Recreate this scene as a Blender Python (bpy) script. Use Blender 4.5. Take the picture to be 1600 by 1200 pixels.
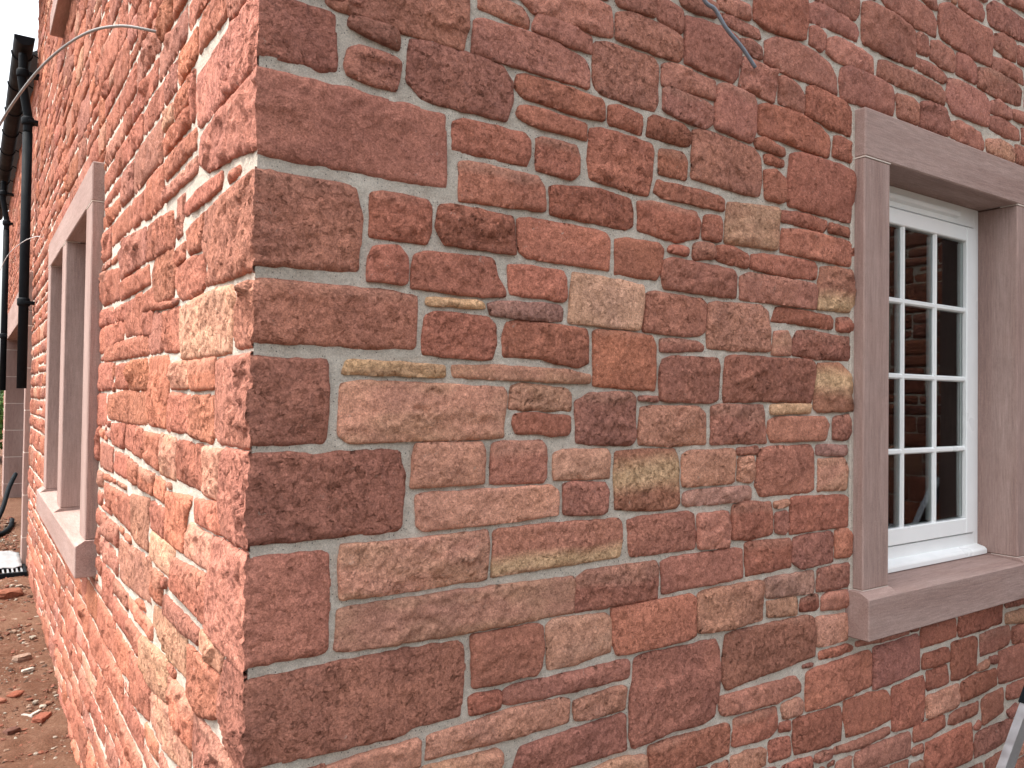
import bpy, bmesh, math, random
import numpy as np
from mathutils import Matrix, Vector

# ------------------------------------------------------------------ scene, camera, sky, sun
for o in list(bpy.data.objects):
    bpy.data.objects.remove(o)
scene = bpy.context.scene
COL = scene.collection
CAM_POS = np.array([-0.3915, -1.3488, 1.6])
CAM_R = np.array([[0.82633273, -0.56303788, 0.01275],
                  [0.02087386, 0.0079958, -0.99975014],
                  [0.56279525, 0.82639241, 0.01835997]])      # right, down, forward
FPX = 1240.24                                                    # focal length for a 1600 px wide frame
cd = bpy.data.cameras.new('camera')
cd.sensor_width = 36.0
cd.lens = FPX / 1600 * 36.0
cd.clip_start = 0.02
cd.clip_end = 2000
camera = bpy.data.objects.new('camera', cd)
COL.objects.link(camera)
r_, d_, f_ = CAM_R
camera.matrix_world = Matrix(((r_[0], -d_[0], -f_[0], CAM_POS[0]),
                              (r_[1], -d_[1], -f_[1], CAM_POS[1]),
                              (r_[2], -d_[2], -f_[2], CAM_POS[2]), (0, 0, 0, 1)))
scene.camera = camera

SUN_ELEV = math.radians(61)
SUN_DIR = Vector((-math.cos(SUN_ELEV) * math.cos(math.radians(24)),
                  math.cos(SUN_ELEV) * math.sin(math.radians(24)), math.sin(SUN_ELEV)))   # towards the sun
world = bpy.data.worlds.new('World')
scene.world = world
world.use_nodes = True
wn = world.node_tree.nodes
wl = world.node_tree.links
wn.clear()
sky_node = wn.new('ShaderNodeTexSky')
sky_node.sky_type = 'NISHITA'
sky_node.sun_disc = False
sky_node.sun_elevation = SUN_ELEV
sky_node.sun_rotation = math.atan2(SUN_DIR.x, SUN_DIR.y)
sky_node.air_density = 1.3
sky_node.dust_density = 6.0
sky_node.ozone_density = 1.0
hsv = wn.new('ShaderNodeHueSaturation')          # thin white haze veils the blue
hsv.inputs['Saturation'].default_value = 0.28
bgn = wn.new('ShaderNodeBackground')
bgn.inputs['Strength'].default_value = 0.15
won = wn.new('ShaderNodeOutputWorld')
wl.new(sky_node.outputs[0], hsv.inputs['Color'])
wl.new(hsv.outputs[0], bgn.inputs[0])
wl.new(bgn.outputs[0], won.inputs[0])

sd = bpy.data.lights.new('sun', 'SUN')
sd.energy = 1.0
sd.angle = math.radians(0.6)
sd.color = (1.0, 0.91, 0.79)
sun = bpy.data.objects.new('sun', sd)
COL.objects.link(sun)
sun.rotation_euler = SUN_DIR.to_track_quat('Z', 'Y').to_euler()
sun.location = (-6, 1, 8)

vs = scene.view_settings
vs.view_transform = 'Standard'
vs.look = 'None'
vs.gamma = 1
vs.use_curve_mapping = False
vs.exposure = 1.52
scene.render.resolution_x = 1024
scene.render.resolution_y = 768

rng = np.random.default_rng(11)
random.seed(5)

# ------------------------------------------------------------------ node helpers and materials
class NT:
    def __init__(self, name):
        self.m = bpy.data.materials.new(name)
        self.m.use_nodes = True
        self.t = self.m.node_tree
        self.t.nodes.clear()
        self.out = self.n('ShaderNodeOutputMaterial')
    def n(self, kind, **kw):
        nd = self.t.nodes.new(kind)
        for k, v in kw.items():
            if hasattr(nd, k) and k not in ('Scale', 'Color'):
                setattr(nd, k, v)
            else:
                nd.inputs[k].default_value = v
        return nd
    def l(self, a, b):
        self.t.links.new(a, b)
    def noise(self, vec, scale, detail=4, rough=0.55, dist=0.0):
        nd = self.n('ShaderNodeTexNoise')
        nd.inputs['Scale'].default_value = scale
        nd.inputs['Detail'].default_value = detail
        nd.inputs['Roughness'].default_value = rough
        nd.inputs['Distortion'].default_value = dist
        self.l(vec, nd.inputs['Vector'])
        return nd.outputs['Fac']
    def ramp(self, fac, lo, hi, a=0.0, b=1.0):
        nd = self.n('ShaderNodeMapRange')
        nd.inputs[1].default_value = lo
        nd.inputs[2].default_value = hi
        nd.inputs[3].default_value = a
        nd.inputs[4].default_value = b
        self.l(fac, nd.inputs[0])
        return nd.outputs[0]
    def math(self, op, a, b=None):
        nd = self.n('ShaderNodeMath', operation=op)
        for i, v in enumerate((a, b)):
            if v is None:
                continue
            if hasattr(v, 'is_linked'):
                self.l(v, nd.inputs[i])
            else:
                nd.inputs[i].default_value = v
        return nd.outputs[0]
    def mix(self, fac, a, b, mode='MIX'):
        nd = self.n('ShaderNodeMix', data_type='RGBA', blend_type=mode)
        for s, v in ((nd.inputs[0], fac), (nd.inputs[6], a), (nd.inputs[7], b)):
            if hasattr(v, 'is_linked'):
                self.l(v, s)
            elif isinstance(v, tuple):
                s.default_value = (*v, 1.0)
            else:
                s.default_value = v
        return nd.outputs[2]
    def scalecol(self, col, fac):
        nd = self.n('ShaderNodeVectorMath', operation='SCALE')
        self.l(col, nd.inputs[0])
        self.l(fac, nd.inputs[3])
        return nd.outputs[0]
    def bump(self, h, strength, dist, prev=None):
        nd = self.n('ShaderNodeBump')
        nd.inputs['Strength'].default_value = strength
        nd.inputs['Distance'].default_value = dist
        self.l(h, nd.inputs['Height'])
        if prev is not None:
            self.l(prev, nd.inputs['Normal'])
        return nd.outputs[0]
    def principled(self, col, rough=0.85, normal=None, metal=0.0, spec=0.3):
        b = self.n('ShaderNodeBsdfPrincipled')
        if isinstance(col, tuple):
            b.inputs['Base Color'].default_value = (*col, 1)
        else:
            self.l(col, b.inputs['Base Color'])
        if hasattr(rough, 'is_linked'):
            self.l(rough, b.inputs['Roughness'])
        else:
            b.inputs['Roughness'].default_value = rough
        b.inputs['Metallic'].default_value = metal
        b.inputs['Specular IOR Level'].default_value = spec
        if normal is not None:
            self.l(normal, b.inputs['Normal'])
        self.l(b.outputs[0], self.out.inputs[0])
        return b

def mat_stone():
    m = NT('red_sandstone')
    geo = m.n('ShaderNodeNewGeometry')
    at = m.n('ShaderNodeAttribute', attribute_name='tint')
    sdn = m.n('ShaderNodeAttribute', attribute_name='seed')
    off = m.n('ShaderNodeVectorMath', operation='ADD')
    m.l(geo.outputs['Position'], off.inputs[0])
    m.l(sdn.outputs['Vector'], off.inputs[1])
    p = off.outputs[0]
    st = m.n('ShaderNodeMapping')
    st.inputs['Scale'].default_value = (1.0, 1.0, 5.0)      # bedding runs level
    m.l(p, st.inputs['Vector'])
    blot = m.noise(p, 7, 3, 0.6, 0.4)
    blot2 = m.noise(p, 26, 3, 0.6, 0.3)
    bed = m.noise(st.outputs[0], 22, 2, 0.6)
    grain = m.noise(p, 330, 3, 0.7)
    grain2 = m.noise(p, 120, 3, 0.7)
    col = at.outputs['Color']
    col = m.mix(m.ramp(blot, 0.35, 0.68), m.mix(1.0, col, (0.87, 0.85, 0.85), 'MULTIPLY'), m.mix(1.0, col, (1.12, 1.10, 1.05), 'MULTIPLY'))
    col = m.mix(m.ramp(blot2, 0.52, 0.74, 0, 0.25), col, m.mix(1.0, col, (0.78, 0.72, 0.70), 'MULTIPLY'))
    col = m.mix(m.ramp(bed, 0.55, 0.75, 0, 0.30), col, m.mix(1.0, col, (1.18, 1.24, 1.22), 'MULTIPLY'))
    g = m.math('MULTIPLY', m.ramp(grain, 0.30, 0.70, 0.64, 1.34), m.ramp(grain2, 0.3, 0.7, 0.78, 1.22))
    col = m.scalecol(col, g)
    # scuffs and mortar dust left on the faces
    sc = m.math('MULTIPLY', m.ramp(m.noise(p, 75, 3, 0.75, 1.2), 0.64, 0.74), m.ramp(m.noise(p, 6, 2), 0.45, 0.65))
    col = m.mix(m.math('MULTIPLY', sc, 0.8), col, (0.46, 0.37, 0.31))
    pit = m.n('ShaderNodeTexVoronoi')
    pit.inputs['Scale'].default_value = 170
    m.l(p, pit.inputs['Vector'])
    pitf = m.ramp(pit.outputs['Distance'], 0.10, 0.34, 0.72, 1.0)
    col = m.scalecol(col, pitf)
    wv = m.n('ShaderNodeVectorMath', operation='MULTIPLY_ADD')
    wn_ = m.n('ShaderNodeTexNoise')
    wn_.inputs['Scale'].default_value = 30
    m.l(p, wn_.inputs['Vector'])
    m.l(wn_.outputs['Color'], wv.inputs[0])
    wv.inputs[1].default_value = (0.035, 0.035, 0.035)
    m.l(p, wv.inputs[2])
    def facets(scale, k):                              # small split planes, each tilted its own way
        v = m.n('ShaderNodeTexVoronoi')
        v.inputs['Scale'].default_value = scale
        m.l(wv.outputs[0], v.inputs['Vector'])
        df = m.n('ShaderNodeVectorMath', operation='SUBTRACT')
        m.l(wv.outputs[0], df.inputs[0])
        m.l(v.outputs['Position'], df.inputs[1])
        tl = m.n('ShaderNodeVectorMath', operation='SUBTRACT')
        m.l(v.outputs['Color'], tl.inputs[0])
        tl.inputs[1].default_value = (0.5, 0.5, 0.5)
        dt = m.n('ShaderNodeVectorMath', operation='DOT_PRODUCT')
        m.l(df.outputs[0], dt.inputs[0])
        m.l(tl.outputs[0], dt.inputs[1])
        return m.math('MULTIPLY', dt.outputs['Value'], k)
    ss = m.n('ShaderNodeSeparateXYZ')
    m.l(sdn.outputs['Vector'], ss.inputs[0])
    kf = m.ramp(ss.outputs[0], -40, 40, 0.15, 1.0)     # some faces split clean, some rough
    kn = m.ramp(ss.outputs[1], -40, 40, 0.35, 1.25)
    nrm = m.bump(m.math('MULTIPLY', facets(48, 0.7), kf), 1.0, 1.0)
    nrm = m.bump(m.math('MULTIPLY', facets(120, 1.0), kn), 1.0, 1.0, nrm)
    nrm = m.bump(m.math('MULTIPLY', m.noise(p, 60, 5, 0.78, 0.5), kn), 0.7, 0.007, nrm)
    nrm = m.bump(m.noise(p, 190, 3, 0.8, 0.4), 0.6, 0.004, nrm)
    m.principled(col, 0.93, nrm, spec=0.15)
    return m.m

def mat_mortar():
    m = NT('lime_mortar')
    geo = m.n('ShaderNodeNewGeometry')
    p = geo.outputs['Position']
    col = m.mix(m.ramp(m.noise(p, 8, 4), 0.35, 0.65), (0.66, 0.59, 0.505), (0.79, 0.715, 0.62))
    col = m.mix(m.ramp(m.noise(p, 45, 4, 0.7), 0.52, 0.78, 0, 0.35), col, (0.46, 0.37, 0.30))
    v = m.n('ShaderNodeTexVoronoi')
    v.inputs['Scale'].default_value = 230
    m.l(p, v.inputs['Vector'])
    sep = m.n('ShaderNodeSeparateColor')
    m.l(v.outputs['Color'], sep.inputs[0])
    speck = m.math('MULTIPLY', m.ramp(v.outputs['Distance'], 0.22, 0.34, 1, 0), m.ramp(sep.outputs[0], 0.86, 0.9))
    col = m.mix(m.math('MULTIPLY', speck, 0.8), col, (0.07, 0.06, 0.06))
    g = m.noise(p, 380, 3, 0.7)
    col = m.scalecol(col, m.ramp(g, 0.28, 0.72, 0.70, 1.28))
    nrm = m.bump(m.noise(p, 55, 7, 0.8, 0.4), 1.0, 0.012)
    nrm = m.bump(g, 0.5, 0.0015, nrm)
    m.principled(col, 0.95, nrm, spec=0.1)
    return m.m

def mat_ashlar(axis):
    m = NT('sawn_sandstone_' + 'xyz'[axis])
    geo = m.n('ShaderNodeNewGeometry')
    p = geo.outputs['Position']
    sc = [170.0, 170.0, 170.0]
    sc[axis] = 14.0
    mp = m.n('ShaderNodeMapping')
    mp.inputs['Scale'].default_value = sc
    m.l(p, mp.inputs['Vector'])
    sc2 = [14.0, 14.0, 14.0]
    sc2[axis] = 1.2
    mp2 = m.n('ShaderNodeMapping')
    mp2.inputs['Scale'].default_value = sc2
    m.l(p, mp2.inputs['Vector'])
    lines = m.noise(mp.outputs[0], 1.0, 3, 0.6)
    band = m.noise(mp2.outputs[0], 1.0, 3, 0.55)
    col = m.mix(m.ramp(band, 0.35, 0.66), (0.305, 0.205, 0.18), (0.385, 0.275, 0.245))
    col = m.scalecol(col, m.ramp(lines, 0.3, 0.7, 0.84, 1.14))
    g = m.noise(p, 420, 2, 0.7)
    col = m.scalecol(col, m.ramp(g, 0.3, 0.7, 0.80, 1.2))
    col = m.mix(m.ramp(m.noise(p, 5, 4), 0.5, 0.8, 0, 0.3), col, (0.36, 0.225, 0.185))
    col = m.mix(m.ramp(m.noise(p, 17, 6, 0.7, 0.6), 0.56, 0.80, 0, 0.35), col, (0.21, 0.14, 0.12))
    col = m.mix(m.ramp(m.noise(p, 38, 4, 0.7, 0.8), 0.66, 0.74, 0, 0.45), col, (0.48, 0.38, 0.33))
    nrm = m.bump(lines, 0.5, 0.002)
    nrm = m.bump(m.noise(p, 30, 6, 0.7), 0.3, 0.004, nrm)
    nrm = m.bump(g, 0.25, 0.0008, nrm)
    m.principled(col, 0.85, nrm, spec=0.2)
    return m.m

def mat_plain(name, col, rough=0.5, spec=0.4, metal=0.0, var=0.12, scale=18, bump=0.0):
    m = NT(name)
    geo = m.n('ShaderNodeNewGeometry')
    p = geo.outputs['Position']
    rgb = m.n('ShaderNodeRGB')
    rgb.outputs[0].default_value = (*col, 1)
    c = m.scalecol(rgb.outputs[0], m.ramp(m.noise(p, scale, 5, 0.65), 0.3, 0.7, 1 - var, 1 + var))
    nrm = m.bump(m.noise(p, scale * 6, 4), bump, 0.003) if bump else None
    rg = m.ramp(m.noise(p, scale * 0.7, 3), 0.3, 0.7, max(0.02, rough - 0.08), min(1, rough + 0.08))
    m.principled(c, rg, nrm, metal, spec)
    return m.m

def mat_glass():
    m = NT('window_glass')
    g = m.n('ShaderNodeBsdfGlossy')
    g.inputs['Roughness'].default_value = 0.004
    t = m.n('ShaderNodeBsdfTransparent')
    t.inputs[0].default_value = (0.82, 0.86, 0.85, 1)
    fr = m.n('ShaderNodeFresnel')
    fr.inputs['IOR'].default_value = 1.30
    mx = m.n('ShaderNodeMixShader')
    m.l(fr.outputs[0], mx.inputs[0])
    m.l(t.outputs[0], mx.inputs[1])
    m.l(g.outputs[0], mx.inputs[2])
    m.l(mx.outputs[0], m.out.inputs[0])
    return m.m

def mat_soil():
    m = NT('red_soil')
    geo = m.n('ShaderNodeNewGeometry')
    p = geo.outputs['Position']
    col = m.mix(m.ramp(m.noise(p, 2.2, 6, 0.6), 0.35, 0.65), (0.13, 0.060, 0.037), (0.185, 0.097, 0.063))
    col = m.mix(m.ramp(m.noise(p, 24, 5, 0.7), 0.5, 0.72, 0, 0.7), col, (0.24, 0.145, 0.10))
    col = m.mix(m.ramp(m.noise(p, 60, 4, 0.7), 0.62, 0.74, 0, 0.7), col, (0.10, 0.055, 0.04))
    sx = m.n('ShaderNodeSeparateXYZ')
    m.l(p, sx.inputs[0])
    low_bounce = m.ramp(m.math('ADD', sx.outputs[1], m.math('MULTIPLY', m.noise(p, 0.8, 3), 1.2)), 0.3, 0.9, 1, 0)  # unseen ground in front, greyed and darkened to curb bounce on the wall
    col = m.mix(low_bounce, col, m.mix(m.ramp(m.noise(p, 3, 5), 0.35, 0.65), (0.09, 0.078, 0.066), (0.13, 0.115, 0.10)))
    g = m.noise(p, 140, 4, 0.75)
    col = m.scalecol(col, m.ramp(g, 0.28, 0.72, 0.6, 1.35))
    nrm = m.bump(m.noise(p, 40, 8, 0.75), 0.9, 0.02)
    nrm = m.bump(g, 0.7, 0.005, nrm)
    m.principled(col, 0.96, nrm, spec=0.1)
    return m.m

def mat_tinted(name, rough=0.9):
    m = NT(name)
    geo = m.n('ShaderNodeNewGeometry')
    at = m.n('ShaderNodeAttribute', attribute_name='tint')
    g = m.noise(geo.outputs['Position'], 90, 4, 0.7)
    col = m.scalecol(at.outputs['Color'], m.ramp(g, 0.3, 0.7, 0.65, 1.3))
    m.principled(col, rough, m.bump(g, 0.6, 0.004), spec=0.15)
    return m.m

STONE = mat_stone()
MORTAR = mat_mortar()
ASHLAR_X = mat_ashlar(0)
ASHLAR_Y = mat_ashlar(1)
ASHLAR_Z = mat_ashlar(2)
JOINT = mat_plain('pale_joint', (0.66, 0.58, 0.52), 0.9, 0.1)
WHITE = mat_plain('white_paint', (0.86, 0.88, 0.88), 0.34, 0.5, var=0.03, scale=6)
GAP_DARK = mat_plain('dark_gap', (0.012, 0.012, 0.014), 0.5)
GLASS = mat_glass()
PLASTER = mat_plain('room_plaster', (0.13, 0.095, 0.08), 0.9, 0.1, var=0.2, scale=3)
BLACK = mat_plain('black_metal', (0.010, 0.013, 0.016), 0.6, 0.06, var=0.25, scale=9)
CABLE = mat_plain('cable_grey', (0.27, 0.27, 0.265), 0.5, 0.3)
CABLE_BLUE = mat_plain('cable_blue_grey', (0.22, 0.25, 0.30), 0.45, 0.4)
ALU = mat_plain('aluminium', (0.62, 0.64, 0.68), 0.36, 0.5, metal=0.85, var=0.1, scale=30)
SOIL = mat_soil()
RUBBLE = mat_tinted('rubble_mix')
SHEETING = mat_plain('grey_sheeting', (0.36, 0.37, 0.38), 0.45, 0.4, scale=30, bump=0.4)
SLATE = mat_plain('slate', (0.06, 0.065, 0.075), 0.7, 0.3)
LEAF = mat_plain('leaf', (0.075, 0.14, 0.025), 0.6, 0.3, var=0.35, scale=7)
BARK = mat_plain('bark', (0.09, 0.065, 0.045), 0.9, 0.1)

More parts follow.
